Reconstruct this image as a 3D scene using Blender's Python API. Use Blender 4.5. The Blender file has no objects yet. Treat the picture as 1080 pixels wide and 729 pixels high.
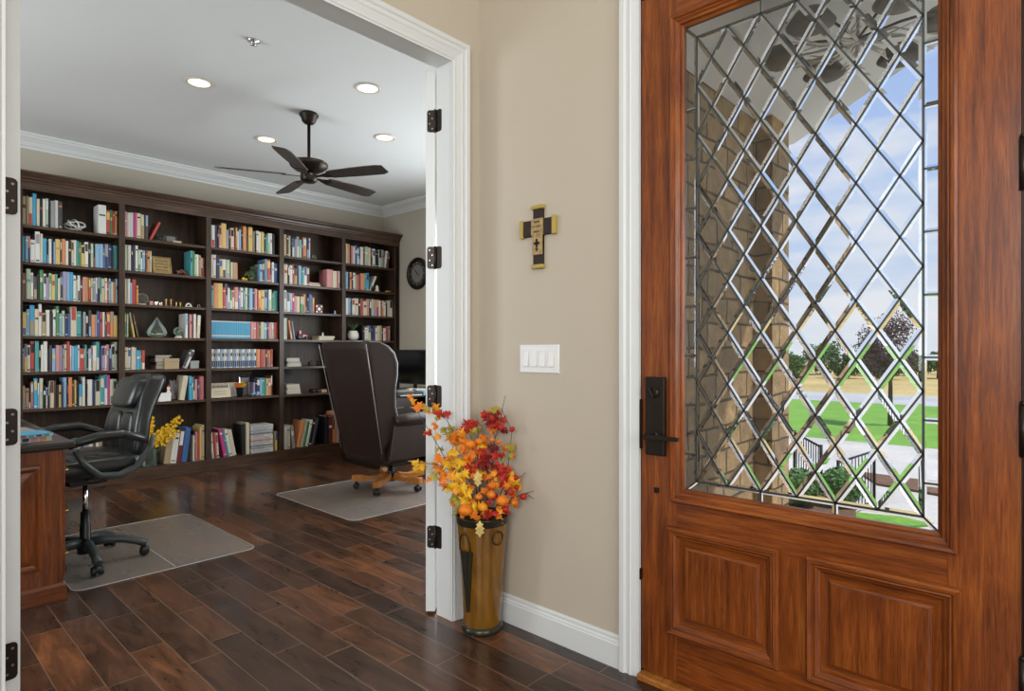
import bpy, math, random
from mathutils import Vector, Matrix
random.seed(7)
S = bpy.context.scene
C = S.collection
pi = math.pi
R = math.radians

# ------------------------------------------------------------------ camera, world, sun, exposure
F, HZ, CX, CAMH = 636.0, 369.5, 540.0, 1.2
TH = math.atan2(587, 636)
ct, st = math.cos(TH), math.sin(TH)
cam = bpy.data.cameras.new('camera')
cam.sensor_width = 36.0
cam.lens = F / 1080 * 36
cam.shift_y = (HZ - 364.5) / 1080
cam.clip_start = 0.05
cam.clip_end = 400
co = bpy.data.objects.new('camera', cam)
C.objects.link(co)
co.location = (0, 0, CAMH)
co.rotation_euler = (pi / 2, 0, TH - pi / 2)
S.camera = co
S.view_settings.view_transform = 'Standard'
S.view_settings.look = 'None'
S.view_settings.gamma = 1
S.view_settings.exposure = 0.0
S.view_settings.use_curve_mapping = False
S.cycles.caustics_reflective = False
S.cycles.caustics_refractive = False
S.cycles.sample_clamp_indirect = 4
S.cycles.use_denoising = True

world = bpy.data.worlds.new('sky')
S.world = world
world.use_nodes = True
wn = world.node_tree
wn.nodes.clear()
w_out = wn.nodes.new('ShaderNodeOutputWorld')
w_bg = wn.nodes.new('ShaderNodeBackground')
w_tc = wn.nodes.new('ShaderNodeTexCoord')
w_sep = wn.nodes.new('ShaderNodeSeparateXYZ')
w_rmp = wn.nodes.new('ShaderNodeValToRGB')
w_map = wn.nodes.new('ShaderNodeMapping')
w_noi = wn.nodes.new('ShaderNodeTexNoise')
w_cr = wn.nodes.new('ShaderNodeValToRGB')
w_mix = wn.nodes.new('ShaderNodeMix')
w_mix.data_type = 'RGBA'
wn.links.new(w_tc.outputs['Generated'], w_sep.inputs[0])
wn.links.new(w_sep.outputs[2], w_rmp.inputs[0])
e = w_rmp.color_ramp.elements
e[0].position = 0.0
e[0].color = (.74, .82, .92, 1)
e[1].position = 0.6
e[1].color = (.26, .45, .92, 1)
m_ = e.new(0.18)
m_.color = (.52, .68, .96, 1)
wn.links.new(w_tc.outputs['Generated'], w_map.inputs[0])
w_map.inputs['Scale'].default_value = (2.2, 2.2, 11)
wn.links.new(w_map.outputs[0], w_noi.inputs['Vector'])
w_noi.inputs['Scale'].default_value = 1.6
w_noi.inputs['Detail'].default_value = 7
wn.links.new(w_noi.outputs[0], w_cr.inputs[0])
w_cr.color_ramp.elements[0].position = .48
w_cr.color_ramp.elements[0].color = (0, 0, 0, 1)
w_cr.color_ramp.elements[1].position = .68
w_cr.color_ramp.elements[1].color = (.75, .75, .75, 1)
wn.links.new(w_cr.outputs[0], w_mix.inputs['Factor'])
wn.links.new(w_rmp.outputs[0], w_mix.inputs['A'])
w_mix.inputs['B'].default_value = (.92, .94, .97, 1)
wn.links.new(w_mix.outputs['Result'], w_bg.inputs[0])
wn.links.new(w_bg.outputs[0], w_out.inputs[0])
w_bg.inputs[1].default_value = 0.95

def lamp(name, kind, loc, power, col=(1, 1, 1), rot=(0, 0, 0), size=None, **kw):
    l = bpy.data.lights.new(name, kind)
    l.energy = power
    l.color = col
    if kind == 'AREA':
        l.shape = 'RECTANGLE'
        l.size, l.size_y = size
    elif kind == 'SUN':
        l.angle = R(1.2)
    elif size:
        l.shadow_soft_size = size
    for k, v in kw.items():
        setattr(l, k, v)
    o = bpy.data.objects.new(name, l)
    C.objects.link(o)
    o.location = loc
    o.rotation_euler = rot
    return o

SUN = lamp('sun', 'SUN', (10, -10, 20), 4.0, (1, .95, .87), (R(27.5), 0, R(12.5)))
# daylight of the clock-wall window, then fill lights in added, unseen window openings
lamp('study_window_daylight', 'AREA', (4.60, 3.75, 1.55), 84, (.90, .95, 1), (0, R(90), 0), (1.7, 2.0))
lamp('study_side_fill', 'AREA', (-1.72, 4.3, 1.6), 74, (.93, .96, 1), (0, R(-90), 0), (1.6, 1.8))
lamp('foyer_rear_fill', 'AREA', (-2.72, -1.0, 2.1), 112, (.97, .98, 1), (0, R(-90), 0), (2.2, 2.4))
lamp('foyer_side_fill', 'AREA', (.0, -2.52, 1.9), 70, (1, .98, .95), (R(90), 0, 0), (2.4, 2.0))

# ------------------------------------------------------------------ pixel helpers (point on a real plane)
def dr(x):
    a = (x - CX) / F
    return ct + st * a, st - ct * a
def onY(x, y, Y):
    d = dr(x); t = Y / d[1]
    return d[0] * t, CAMH + (HZ - y) / F * t
def onX(x, y, X):
    d = dr(x); t = X / d[0]
    return d[1] * t, CAMH + (HZ - y) / F * t
def at(x, y, t):
    d = dr(x)
    return Vector((d[0] * t, d[1] * t, CAMH + (HZ - y) / F * t))

# ------------------------------------------------------------------ materials
def mat(name, base=(.5, .5, .5), rough=.5, metal=0.0, coat=0.0, spec=.5, trans=0.0, ior=1.45, sheen=0.0, emit=None, estr=0):
    m = bpy.data.materials.new(name)
    m.use_nodes = True
    b = m.node_tree.nodes['Principled BSDF']
    b.inputs['Base Color'].default_value = (*base, 1)
    b.inputs['Roughness'].default_value = rough
    b.inputs['Metallic'].default_value = metal
    b.inputs['Coat Weight'].default_value = coat
    b.inputs['Coat Roughness'].default_value = .12
    b.inputs['Specular IOR Level'].default_value = spec
    b.inputs['Transmission Weight'].default_value = trans
    b.inputs['IOR'].default_value = ior
    b.inputs['Sheen Weight'].default_value = sheen
    if emit:
        b.inputs['Emission Color'].default_value = (*emit, 1)
        b.inputs['Emission Strength'].default_value = estr
    return m

class NT:
    def __init__(s, m):
        s.n = m.node_tree.nodes; s.l = m.node_tree.links; s.b = s.n['Principled BSDF']
    def new(s, t, **kw):
        x = s.n.new(t)
        for k, v in kw.items():
            setattr(x, k, v)
        return x
    def put(s, inp, v):
        if isinstance(v, (int, float)):
            inp.default_value = v
        elif isinstance(v, tuple):
            inp.default_value = v
        else:
            s.l.new(v, inp)
    def math(s, op, a, b=0.0):
        x = s.new('ShaderNodeMath', operation=op)
        s.put(x.inputs[0], a); s.put(x.inputs[1], b)
        return x.outputs[0]
    def coord(s, scale=(1, 1, 1), rot=(0, 0, 0)):
        t = s.new('ShaderNodeTexCoord'); mp = s.new('ShaderNodeMapping')
        s.l.new(t.outputs['Object'], mp.inputs[0])
        mp.inputs['Scale'].default_value = scale; mp.inputs['Rotation'].default_value = rot
        return mp.outputs[0]
    def noise(s, vec, scale, detail=4, rough=.5, dist=0):
        x = s.new('ShaderNodeTexNoise')
        s.l.new(vec, x.inputs['Vector'])
        x.inputs['Scale'].default_value = scale; x.inputs['Detail'].default_value = detail
        x.inputs['Roughness'].default_value = rough; x.inputs['Distortion'].default_value = dist
        return x.outputs[0]
    def ramp(s, fac, stops):
        x = s.new('ShaderNodeValToRGB')
        s.put(x.inputs[0], fac)
        el = x.color_ramp.elements
        while len(el) < len(stops):
            el.new(.5)
        for k, (p, c) in enumerate(stops):
            el[k].position = p; el[k].color = (*c, 1)
        return x.outputs[0]
    def mix(s, f, a, b, mode='MIX'):
        x = s.new('ShaderNodeMix', data_type='RGBA', blend_type=mode)
        s.put(x.inputs['Factor'], f); s.put(x.inputs['A'], a); s.put(x.inputs['B'], b)
        return x.outputs['Result']
    def bump(s, h, strength=.2, dist=.01):
        x = s.new('ShaderNodeBump')
        x.inputs['Strength'].default_value = strength; x.inputs['Distance'].default_value = dist
        s.put(x.inputs['Height'], h)
        s.l.new(x.outputs[0], s.b.inputs['Normal'])
    def base(s, v):
        s.l.new(v, s.b.inputs['Base Color'])

def paint(name, col, rough=.6, tex=.06):
    m = mat(name, col, rough)
    t = NT(m)
    v = t.coord()
    t.bump(t.noise(v, 90, 3), tex, .004)
    return m

def wood(name, dark, mid, light, axis, rough=.32, coat=.25, fine=1.0):
    m = mat(name, mid, rough, coat=coat)
    t = NT(m)
    sc = [26, 26, 26]; sc[axis] = 1.6
    v = t.coord(tuple(sc))
    a = t.noise(v, 1.5 * fine, 8, .72, .35)
    sc2 = [150, 150, 150]; sc2[axis] = 7
    b = t.noise(t.coord(tuple(sc2)), 2.0 * fine, 3, .6)
    big = t.noise(t.coord((2.2, 2.2, 2.2)), 1.3, 3)
    c1 = t.ramp(a, [(.30, dark), (.52, mid), (.72, light)])
    c2 = t.ramp(b, [(.36, (.52, .46, .42)), (.56, (1, 1, 1))])
    c3 = t.ramp(big, [(.3, (.66, .60, .56)), (.7, (1.08, 1.08, 1.08))])
    t.base(t.mix(1.0, t.mix(.7, c1, c2, 'MULTIPLY'), c3, 'MULTIPLY'))
    t.bump(b, .12, .002)
    return m

M = {}
M['wall_foyer'] = paint('foyer_wall_paint', (.56, .49, .39))
M['wall_study'] = paint('study_wall_paint', (.50, .46, .38))
M['ceiling'] = paint('ceiling_paint', (.76, .78, .77), .8, .1)
M['trim'] = mat('white_trim_paint', (.74, .76, .75), .35)
M['dark_bronze'] = mat('dark_bronze', (.035, .027, .023), .38, .75)
NT(M['dark_bronze'])
M['screw'] = mat('screw_steel', (.35, .3, .26), .3, .9)
M['white_plastic'] = mat('white_plastic', (.80, .80, .78), .3)
M['black_plastic'] = mat('black_plastic', (.012, .012, .013), .38)
M['grey_plastic'] = mat('grey_plastic', (.045, .055, .055), .35)
M['chrome'] = mat('chrome', (.7, .7, .7), .15, 1)
M['case_v'] = wood('bookcase_wood_upright', (.030, .017, .010), (.062, .036, .022), (.10, .060, .037), 2, .42, .12)
M['case_h'] = wood('bookcase_wood_level', (.042, .023, .014), (.086, .049, .030), (.135, .080, .050), 0, .38, .15)
M['case_back'] = wood('bookcase_back_wood', (.030, .018, .010), (.066, .038, .021), (.12, .068, .034), 2, .5, .05, .6)
M['door_v'] = wood('door_wood_upright', (.10, .021, .003), (.29, .072, .010), (.46, .145, .024), 2, .34, .2)
M['door_h'] = wood('door_wood_level', (.10, .021, .003), (.29, .072, .010), (.46, .145, .024), 1, .34, .2)
M['desk_v'] = wood('desk_cherry_upright', (.10, .024, .005), (.27, .072, .014), (.42, .13, .03), 2, .3, .35)
M['desk_h'] = wood('desk_cherry_level', (.10, .024, .005), (.27, .072, .014), (.42, .13, .03), 0, .3, .35)
M['desk_dark'] = wood('dark_desk_wood', (.012, .008, .006), (.024, .015, .011), (.04, .026, .02), 0, .3, .3)
M['oak'] = wood('orange_oak', (.42, .14, .02), (.66, .26, .05), (.80, .36, .09), 0, .35, .3)
M['fan_blade'] = wood('fan_blade_wood', (.03, .025, .022), (.055, .045, .04), (.085, .07, .062), 0, .45, .1)
M['came'] = mat('zinc_came', (.10, .11, .11), .35, .8)

# floor: hand scraped planks running away from the entry, 12.65 cm wide, random lengths
M['floor'] = mat('hand_scraped_floor', (.1, .04, .02), .3, coat=.25)
t = NT(M['floor'])
tc = t.new('ShaderNodeTexCoord'); sp = t.new('ShaderNodeSeparateXYZ')
t.l.new(tc.outputs['Object'], sp.inputs[0])
PW = .1268
u = t.math('DIVIDE', t.math('SUBTRACT', sp.outputs[0], .600 - PW * 40), PW)
row = t.math('FLOOR', u)
wn1 = t.new('ShaderNodeTexWhiteNoise', noise_dimensions='1D'); t.put(wn1.inputs['W'], row)
ln = t.math('ADD', t.math('MULTIPLY', wn1.outputs['Value'], .30), .95)
off = t.math('MULTIPLY', wn1.outputs['Value'], 37.3)
vv = t.math('DIVIDE', t.math('ADD', sp.outputs[1], off), ln)
# break each run in two at a random point
cell0 = t.math('FLOOR', vv)
wn3 = t.new('ShaderNodeTexWhiteNoise', noise_dimensions='2D')
cm0 = t.new('ShaderNodeCombineXYZ'); t.put(cm0.inputs[0], row); t.put(cm0.inputs[1], cell0)
t.l.new(cm0.outputs[0], wn3.inputs['Vector'])
fr = t.math('FRACT', vv)
cut = t.math('ADD', t.math('MULTIPLY', wn3.outputs['Value'], .5), .3)
second = t.math('GREATER_THAN', fr, cut)
cm = t.new('ShaderNodeCombineXYZ'); t.put(cm.inputs[0], row)
t.put(cm.inputs[1], t.math('ADD', t.math('MULTIPLY', cell0, 2.0), second))
wn2 = t.new('ShaderNodeTexWhiteNoise', noise_dimensions='2D'); t.l.new(cm.outputs[0], wn2.inputs['Vector'])
fu = t.math('FRACT', u)
eu = t.math('MULTIPLY', t.math('MINIMUM', fu, t.math('SUBTRACT', 1.0, fu)), PW)
ev1 = t.math('MULTIPLY', t.math('MINIMUM', fr, t.math('SUBTRACT', 1.0, fr)), ln)
ev2 = t.math('MULTIPLY', t.math('ABSOLUTE', t.math('SUBTRACT', fr, cut)), ln)
edge = t.math('MINIMUM', eu, t.math('MINIMUM', ev1, ev2))
seam = t.math('LESS_THAN', edge, .0021)
vsh = t.new('ShaderNodeVectorMath', operation='ADD')
t.l.new(tc.outputs['Object'], vsh.inputs[0])
vs2 = t.new('ShaderNodeVectorMath', operation='SCALE'); t.l.new(wn2.outputs['Color'], vs2.inputs[0]); vs2.inputs['Scale'].default_value = 9
t.l.new(vs2.outputs[0], vsh.inputs[1])
mpf = t.new('ShaderNodeMapping'); t.l.new(vsh.outputs[0], mpf.inputs[0]); mpf.inputs['Scale'].default_value = (9, 2.0, 1)
g1 = t.noise(mpf.outputs[0], 1.6, 7, .66, 1.2)
mpf2 = t.new('ShaderNodeMapping'); t.l.new(vsh.outputs[0], mpf2.inputs[0]); mpf2.inputs['Scale'].default_value = (60, 5, 1)
g2 = t.noise(mpf2.outputs[0], 1.5, 4, .6, .5)
pc = t.ramp(wn2.outputs['Value'], [(0, (.036, .018, .011)), (.4, (.056, .026, .014)), (.75, (.086, .036, .017)), (1, (.135, .053, .021))])
gg = t.ramp(g1, [(.28, (.45, .42, .40)), (.5, (1, 1, 1)), (.66, (1.75, 1.6, 1.45)), (.8, (3.0, 2.4, 1.8))])
gf = t.ramp(g2, [(.3, (.75, .73, .72)), (.65, (1.1, 1.1, 1.1))])
cc = t.mix(1.0, t.mix(1.0, pc, gg, 'MULTIPLY'), gf, 'MULTIPLY')
cc = t.mix(t.math('MULTIPLY', seam, .6), cc, (.24, .145, .09, 1))  # glint on the plank bevels is painted in as a lighter seam
t.base(cc)
t.put(t.b.inputs['Roughness'], t.math('ADD', t.math('MULTIPLY', g1, .28), .17))
hh = t.math('ADD', t.math('MULTIPLY', t.math('MINIMUM', edge, .006), 110), t.math('MULTIPLY', g1, .8))
t.bump(hh, .35, .004)

# leather
def leather(name, col, rough=.33):
    m = mat(name, col, rough, coat=.15)
    t = NT(m)
    v = t.coord()
    x = t.new('ShaderNodeTexVoronoi'); t.l.new(v, x.inputs['Vector']); x.inputs['Scale'].default_value = 260
    n = t.noise(v, 14, 4)
    t.bump(t.math('ADD', t.math('MULTIPLY', x.outputs['Distance'], .25), t.math('MULTIPLY', n, 1.2)), .3, .006)
    return m
M['leather_black'] = leather('black_leather', (.013, .016, .016), .3)
M['leather_brown'] = leather('dark_brown_leather', (.026, .014, .011), .46)
M['piping'] = mat('pewter_piping', (.34, .33, .33), .35, .6)
M['glass'] = mat('clear_glass', (1, 1, 1), 0.0, trans=1, ior=1.5)
M['glass_tint'] = mat('thin_glass', (.75, .80, .78), .05)
_n = M['glass_tint'].node_tree
_t = _n.nodes.new('ShaderNodeBsdfTransparent'); _t.inputs[0].default_value = (.93, .97, .95, 1)
_l = _n.nodes.new('ShaderNodeLayerWeight'); _l.inputs[0].default_value = .35
_m = _n.nodes.new('ShaderNodeMixShader')
_n.links.new(_l.outputs['Fresnel'], _m.inputs[0]); _n.links.new(_t.outputs[0], _m.inputs[1]); _n.links.new(_n.nodes['Principled BSDF'].outputs[0], _m.inputs[2])
_n.links.new(_m.outputs[0], _n.nodes['Material Output'].inputs[0])
# plastic chair mat
M['mat'] = bpy.data.materials.new('frosted_clear_vinyl')
M['mat'].use_nodes = True
_n = M['mat'].node_tree
_b = _n.nodes['Principled BSDF']
_b.inputs['Base Color'].default_value = (.50, .46, .42, 1)
_b.inputs['Roughness'].default_value = .34
_t = _n.nodes.new('ShaderNodeBsdfTransparent')
_m = _n.nodes.new('ShaderNodeMixShader')
_m.inputs[0].default_value = .22
_n.links.new(_t.outputs[0], _m.inputs[1]); _n.links.new(_b.outputs[0], _m.inputs[2])
_n.links.new(_m.outputs[0], _n.nodes['Material Output'].inputs[0])
M['mat_edge'] = mat('vinyl_edge', (.55, .54, .52), .3)
M['lamp_lens'] = mat('downlight_lens', (1, .95, .85), .4, emit=(1, .74, .46), estr=2.4)
M['lamp_trim'] = mat('downlight_trim', (.72, .68, .62), .4)
M['screen'] = mat('monitor_screen', (.004, .004, .004), .12)
M['paper'] = mat('paper', (.72, .70, .64), .7)
M['page'] = mat('book_pages', (.62, .57, .46), .8)
M['gold'] = mat('brass_gold', (.55, .38, .12), .35, .8)
M['terracotta'] = mat('painted_pumpkin', (.85, .20, .015), .45)

# stone
def stone(name):
    m = mat(name, (.4, .33, .22), .85)
    t = NT(m)
    tc = t.new('ShaderNodeTexCoord'); sp = t.new('ShaderNodeSeparateXYZ'); t.l.new(tc.outputs['Object'], sp.inputs[0])
    cb = t.new('ShaderNodeCombineXYZ')
    nn = t.noise(tc.outputs['Object'], 2.2, 2)
    t.put(cb.inputs[0], t.math('ADD', t.math('ADD', sp.outputs[0], sp.outputs[1]), t.math('MULTIPLY', nn, .10)))
    t.put(cb.inputs[1], t.math('ADD', sp.outputs[2], t.math('MULTIPLY', nn, .06)))
    br = t.new('ShaderNodeTexBrick')
    t.l.new(cb.outputs[0], br.inputs['Vector'])
    br.inputs['Scale'].default_value = 1; br.inputs['Brick Width'].default_value = .34; br.inputs['Row Height'].default_value = .155
    br.inputs['Mortar Size'].default_value = .010; br.inputs['Mortar Smooth'].default_value = .5
    br.inputs['Color1'].default_value = (.46, .31, .15, 1); br.inputs['Color2'].default_value = (.26, .185, .10, 1)
    br.inputs['Mortar'].default_value = (.10, .07, .04, 1)
    br.offset_frequency = 3; br.squash = .7; br.squash_frequency = 2
    n2 = t.noise(tc.outputs['Object'], 9, 6, .6)
    t.base(t.mix(.8, br.outputs['Color'], t.ramp(n2, [(.3, (.6, .58, .55)), (.7, (1.25, 1.2, 1.1))]), 'MULTIPLY'))
    t.bump(t.math('ADD', t.math('MULTIPLY', br.outputs['Fac'], -1.5), t.math('MULTIPLY', n2, .9)), .8, .03)
    return m
M['stone'] = stone('ledge_stone')
def ground(name, c1, c2, scale, rough=.9, bump=.3):
    m = mat(name, c1, rough)
    t = NT(m)
    v = t.coord()
    a = t.noise(v, scale, 6, .7)
    b = t.noise(v, scale * .08, 3)
    t.base(t.mix(1.0, t.ramp(a, [(.3, c1), (.7, c2)]), t.ramp(b, [(.3, (.8, .82, .8)), (.7, (1.1, 1.1, 1.1))]), 'MULTIPLY'))
    t.bump(a, bump, .05)
    return m
M['lawn'] = ground('mown_grass', (.10, .26, .022), (.24, .46, .06), 12)
M['field'] = ground('dry_grass', (.42, .30, .10), (.62, .48, .20), 3)
M['concrete'] = ground('pale_concrete', (.52, .49, .44), (.62, .59, .54), 8, .85, .05)
M['asphalt'] = ground('grey_road', (.42, .42, .42), (.50, .50, .49), 5, .85, .05)
M['mulch'] = ground('brown_mulch', (.10, .05, .03), (.30, .17, .10), 30, .95, .6)
M['leaf_green'] = mat('green_leaf', (.12, .26, .06), .6)
M['leaf_dkgreen'] = mat('dark_green_leaf', (.06, .13, .045), .6)
M['leaf_purple'] = mat('purple_leaf', (.13, .07, .08), .6)
M['bark'] = mat('bark', (.09, .06, .045), .9)
M['black_iron'] = mat('black_iron', (.01, .01, .011), .4, .5)
M['cream_paint'] = mat('cream_exterior_paint', (.72, .68, .58), .6)
M['soffit'] = mat('porch_ceiling_paint', (.84, .86, .85), .6)

# book cover palette
PAL = {
 'w': ('white', (.68, .68, .63)), 'c': ('cream', (.62, .55, .38)), 'b': ('tan', (.42, .30, .16)), 'y': ('yellow', (.66, .47, .10)),
 'o': ('orange', (.68, .24, .06)), 'r': ('red', (.48, .05, .04)), 'p': ('pink', (.62, .25, .24)), 'm': ('magenta', (.52, .03, .22)),
 'u': ('lavender', (.33, .28, .46)), 'n': ('navy', (.02, .04, .12)), 'l': ('light blue', (.22, .42, .62)), 's': ('bright blue', (.03, .36, .60)),
 't': ('teal', (.04, .33, .34)), 'g': ('green', (.05, .25, .09)), 'e': ('pale green', (.42, .52, .36)), 'k': ('black', (.015, .014, .016)),
 'd': ('charcoal', (.06, .06, .065)), 'a': ('grey', (.30, .31, .32)), 'h': ('brown', (.13, .065, .035)), 'x': ('maroon', (.16, .02, .02)),
 'B': ('blue', (.04, .13, .36)), 'T': ('olive', (.25, .22, .12)),
}
BM = {}
for k, (nm, c) in PAL.items():
    lu = .3 * c[0] + .6 * c[1] + .1 * c[2]; c = tuple((q * .86 + lu * .14) * .97 for q in c)
    BM[k] = mat('cover_' + nm.replace(' ', '_'), c, .42, coat=.1)

# ------------------------------------------------------------------ mesh builder
class MB:
    def __init__(s):
        s.v = []; s.f = []; s.mi = []; s.sm = []; s.k = 0; s.smooth = False; s.X = Matrix.Identity(4)
    def add(s, vs, fs, k=None, smooth=None):
        o = len(s.v)
        s.v += [tuple(s.X @ Vector(p)) for p in vs]
        for f in fs:
            s.f.append(tuple(o + i for i in f)); s.mi.append(s.k if k is None else k)
            s.sm.append(s.smooth if smooth is None else smooth)
        return s
    def box(s, a, b, k=None):
        x0, y0, z0 = (min(a[i], b[i]) for i in range(3)); x1, y1, z1 = (max(a[i], b[i]) for i in range(3))
        return s.add([(x0, y0, z0), (x1, y0, z0), (x1, y1, z0), (x0, y1, z0), (x0, y0, z1), (x1, y0, z1), (x1, y1, z1), (x0, y1, z1)],
                     [(0, 3, 2, 1), (4, 5, 6, 7), (0, 1, 5, 4), (1, 2, 6, 5), (2, 3, 7, 6), (3, 0, 4, 7)], k, False)
    def rings(s, rings, k=None, cap=True, smooth=True, closed=True):
        n = len(rings[0]); vs = [p for r in rings for p in r]; fs = []
        for i in range(len(rings) - 1):
            for j in range(n if closed else n - 1):
                a = i * n + j; b = i * n + (j + 1) % n
                fs.append((a, b, b + n, a + n))
        s.add(vs, fs, k, smooth)
        if cap:
            s.add(list(rings[0]), [tuple(reversed(range(n)))], k, False)
            s.add(list(rings[-1]), [tuple(range(n))], k, False)
        return s
    def lathe(s, prof, c=(0, 0, 0), n=24, k=None, cap=True, smooth=True):
        return s.rings([[(c[0] + r * math.cos(2 * pi * j / n), c[1] + r * math.sin(2 * pi * j / n), c[2] + z) for j in range(n)] for r, z in prof], k, cap, smooth)
    def tube(s, pts, r, n=8, k=None, cap=True):
        pts = [Vector(p) for p in pts]
        rs = r if isinstance(r, (list, tuple)) else [r] * len(pts)
        rings = []
        up = None
        for i, p in enumerate(pts):
            d = (pts[min(i + 1, len(pts) - 1)] - pts[max(i - 1, 0)]).normalized()
            if up is None:
                up = Vector((0, 0, 1)) if abs(d.z) < .9 else Vector((1, 0, 0))
            a = d.cross(up)
            if a.length < 1e-5:
                a = d.cross(Vector((0, 1, 0)))
            a.normalize(); b = a.cross(d).normalized(); up = b
            rings.append([tuple(p + (a * math.cos(2 * pi * j / n) + b * math.sin(2 * pi * j / n)) * rs[i]) for j in range(n)])
        return s.rings([list(reversed(q)) for q in rings], k, cap, True)
    def prism(s, poly, h0, h1, fn, k=None, smooth=False):
        """poly of (a,b); fn(a,b,h) -> xyz"""
        n = len(poly)
        vs = [fn(a, b, h0) for a, b in poly] + [fn(a, b, h1) for a, b in poly]
        fs = [tuple(reversed(range(n))), tuple(range(n, 2 * n))]
        s.add(vs, fs, k, False)
        return s.add(vs, [(j, (j + 1) % n, (j + 1) % n + n, j + n) for j in range(n)], k, smooth)
    def ball(s, c, r, n=12, m=8, k=None, sq=(1, 1, 1), fn=None):
        prof = []
        rings = []
        for i in range(m + 1):
            a = pi * i / m - pi / 2
            rr = max(math.cos(a), 1e-3); z = math.sin(a)
            ring = []
            for j in range(n):
                th = 2 * pi * j / n
                q = fn(th, a) if fn else 1
                ring.append((c[0] + r * sq[0] * rr * q * math.cos(th), c[1] + r * sq[1] * rr * q * math.sin(th), c[2] + r * sq[2] * z))
            rings.append(ring)
        return s.rings(rings, k, True, True)
    def frame(s, a0, b0, a1, b1, prof, fn, k=None, k2=None, openb=False):
        """mitred rectangular moulding; prof = [(inset, h)...]; openb leaves the lower side off (a casing)"""
        P = []
        for ins, h in prof:
            P.append([fn(a0 + ins, b0 if openb else b0 + ins, h), fn(a0 + ins, b1 - ins, h), fn(a1 - ins, b1 - ins, h), fn(a1 - ins, b0 if openb else b0 + ins, h)])
        vs = [p for q in P for p in q]
        for i in range(len(P) - 1):
            for j in range(3 if openb else 4):
                a = i * 4 + j; b = i * 4 + (j + 1) % 4
                s.add([vs[a], vs[b], vs[b + 4], vs[a + 4]], [(0, 1, 2, 3)], (k2 if (k2 is not None and j % 2 == 1) else k), False)
        return s
    def build(s, name, mats, parent=None, bevel=0, seg=2, sub=0, fixn=True, loc=None, rot=None):
        me = bpy.data.meshes.new(name)
        me.from_pydata(s.v, [], s.f)
        for m in (mats if isinstance(mats, (list, tuple)) else [mats]):
            me.materials.append(m)
        me.polygons.foreach_set('material_index', s.mi)
        me.polygons.foreach_set('use_smooth', s.sm)
        if fixn:
            import bmesh
            bm = bmesh.new(); bm.from_mesh(me)
            bmesh.ops.remove_doubles(bm, verts=bm.verts, dist=1e-5)
            bmesh.ops.recalc_face_normals(bm, faces=bm.faces)
            bm.to_mesh(me); bm.free()
        me.update()
        o = bpy.data.objects.new(name, me)
        C.objects.link(o)
        if parent: o.parent = parent
        if loc: o.location = loc
        if rot: o.rotation_euler = rot
        if bevel:
            b = o.modifiers.new('bevel', 'BEVEL'); b.width = bevel; b.segments = seg; b.limit_method = 'ANGLE'; b.angle_limit = R(40)
        if sub:
            u = o.modifiers.new('sub', 'SUBSURF'); u.levels = sub; u.render_levels = sub
            me.polygons.foreach_set('use_smooth', [True] * len(me.polygons))
        return o

def tag(o, label=None, cat=None, group=None, kind=None):
    if label: o['label'] = label
    if cat: o['category'] = cat
    if group: o['group'] = group
    if kind: o['kind'] = kind
    return o
def root(name, label, cat=None, loc=(0, 0, 0), rz=0, group=None, kind=None, sc=1):
    o = bpy.data.objects.new(name, None)
    C.objects.link(o); o.location = loc; o.rotation_euler = (0, 0, rz); o.scale = (sc, sc, sc)
    o.empty_display_size = .1
    return tag(o, label, cat, group, kind)
def struct(name, mb, m, label=None, **kw):
    return tag(mb.build(name, m, **kw), label, None, None, 'structure')
def copy_tree(o, parent=None):
    c = o.copy(); C.objects.link(c)
    if parent: c.parent = parent
    for ch in list(o.children):
        copy_tree(ch, c)
    return c
def bx(*bs):
    m = MB()
    for a, b in bs: m.box(a, b)
    return m

# ------------------------------------------------------------------ room shell
XW, YW = 1.95, 2.01          # face of entry wall, face of double-door wall
YS = 2.11                    # study side of the double-door wall
XR, YB = 4.66, 6.58          # study right and back walls
XL = -1.8                    # study left wall
FX, FY, FH = -2.8, -2.6, 3.9 # foyer back wall, side wall, ceiling height
SH = 3.05                    # study ceiling height
JL, JR, JT = .255, 1.78, 2.48
struct('floor', bx(((-3.0, -2.8, -.12), (2.10, YW, 0)), ((-2.0, YW, -.12), (4.86, 6.78, 0))), M['floor'], 'dark hand-scraped hardwood plank floor of foyer and study')
struct('ceiling_study', bx(((XL - .1, YS, SH), (XR + .1, YB + .1, SH + .1))), M['ceiling'], 'pale grey-white flat ceiling of the study')
struct('ceiling_foyer', bx(((FX - .1, FY - .1, FH), (2.1, YW, FH + .1))), M['ceiling'], 'high white foyer ceiling')
struct('wall_left', bx(((FX - .1, YW, 0), (JL - .013, YS, FH)), ((JL - .013, YW, JT + .013), (JR + .013, YS, FH)), ((JR + .013, YW, 0), (2.1, YS, FH)), ((2.1, YW, 0), (XR + .1, YS, SH + .1))), M['wall_foyer'], 'beige wall with the wide double-door opening to the study')
DY0, DY1, DT = .085, 1.160, 2.49
struct('wall_right', bx(((XW, DY1 + .006, 0), (2.1, YW, FH)), ((XW, DY0 - .006, DT + .006), (2.1, DY1 + .006, FH)), ((XW, FY - .1, 0), (2.1, DY0 - .006, FH))), M['wall_foyer'], 'beige foyer wall with the cross, the switches and the front door')
WB0, WB1 = 1.0, 3.2
struct('wall_foyer_rear', bx(((FX - .1, FY, 0), (FX, YW, WB0)), ((FX - .1, FY, WB1), (FX, YW, FH)), ((FX - .1, FY, WB0), (FX, -2.2, WB1)), ((FX - .1, .2, WB0), (FX, YW, WB1))), M['wall_foyer'], 'beige foyer wall with an added window opening for fill light, behind the camera')
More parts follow.
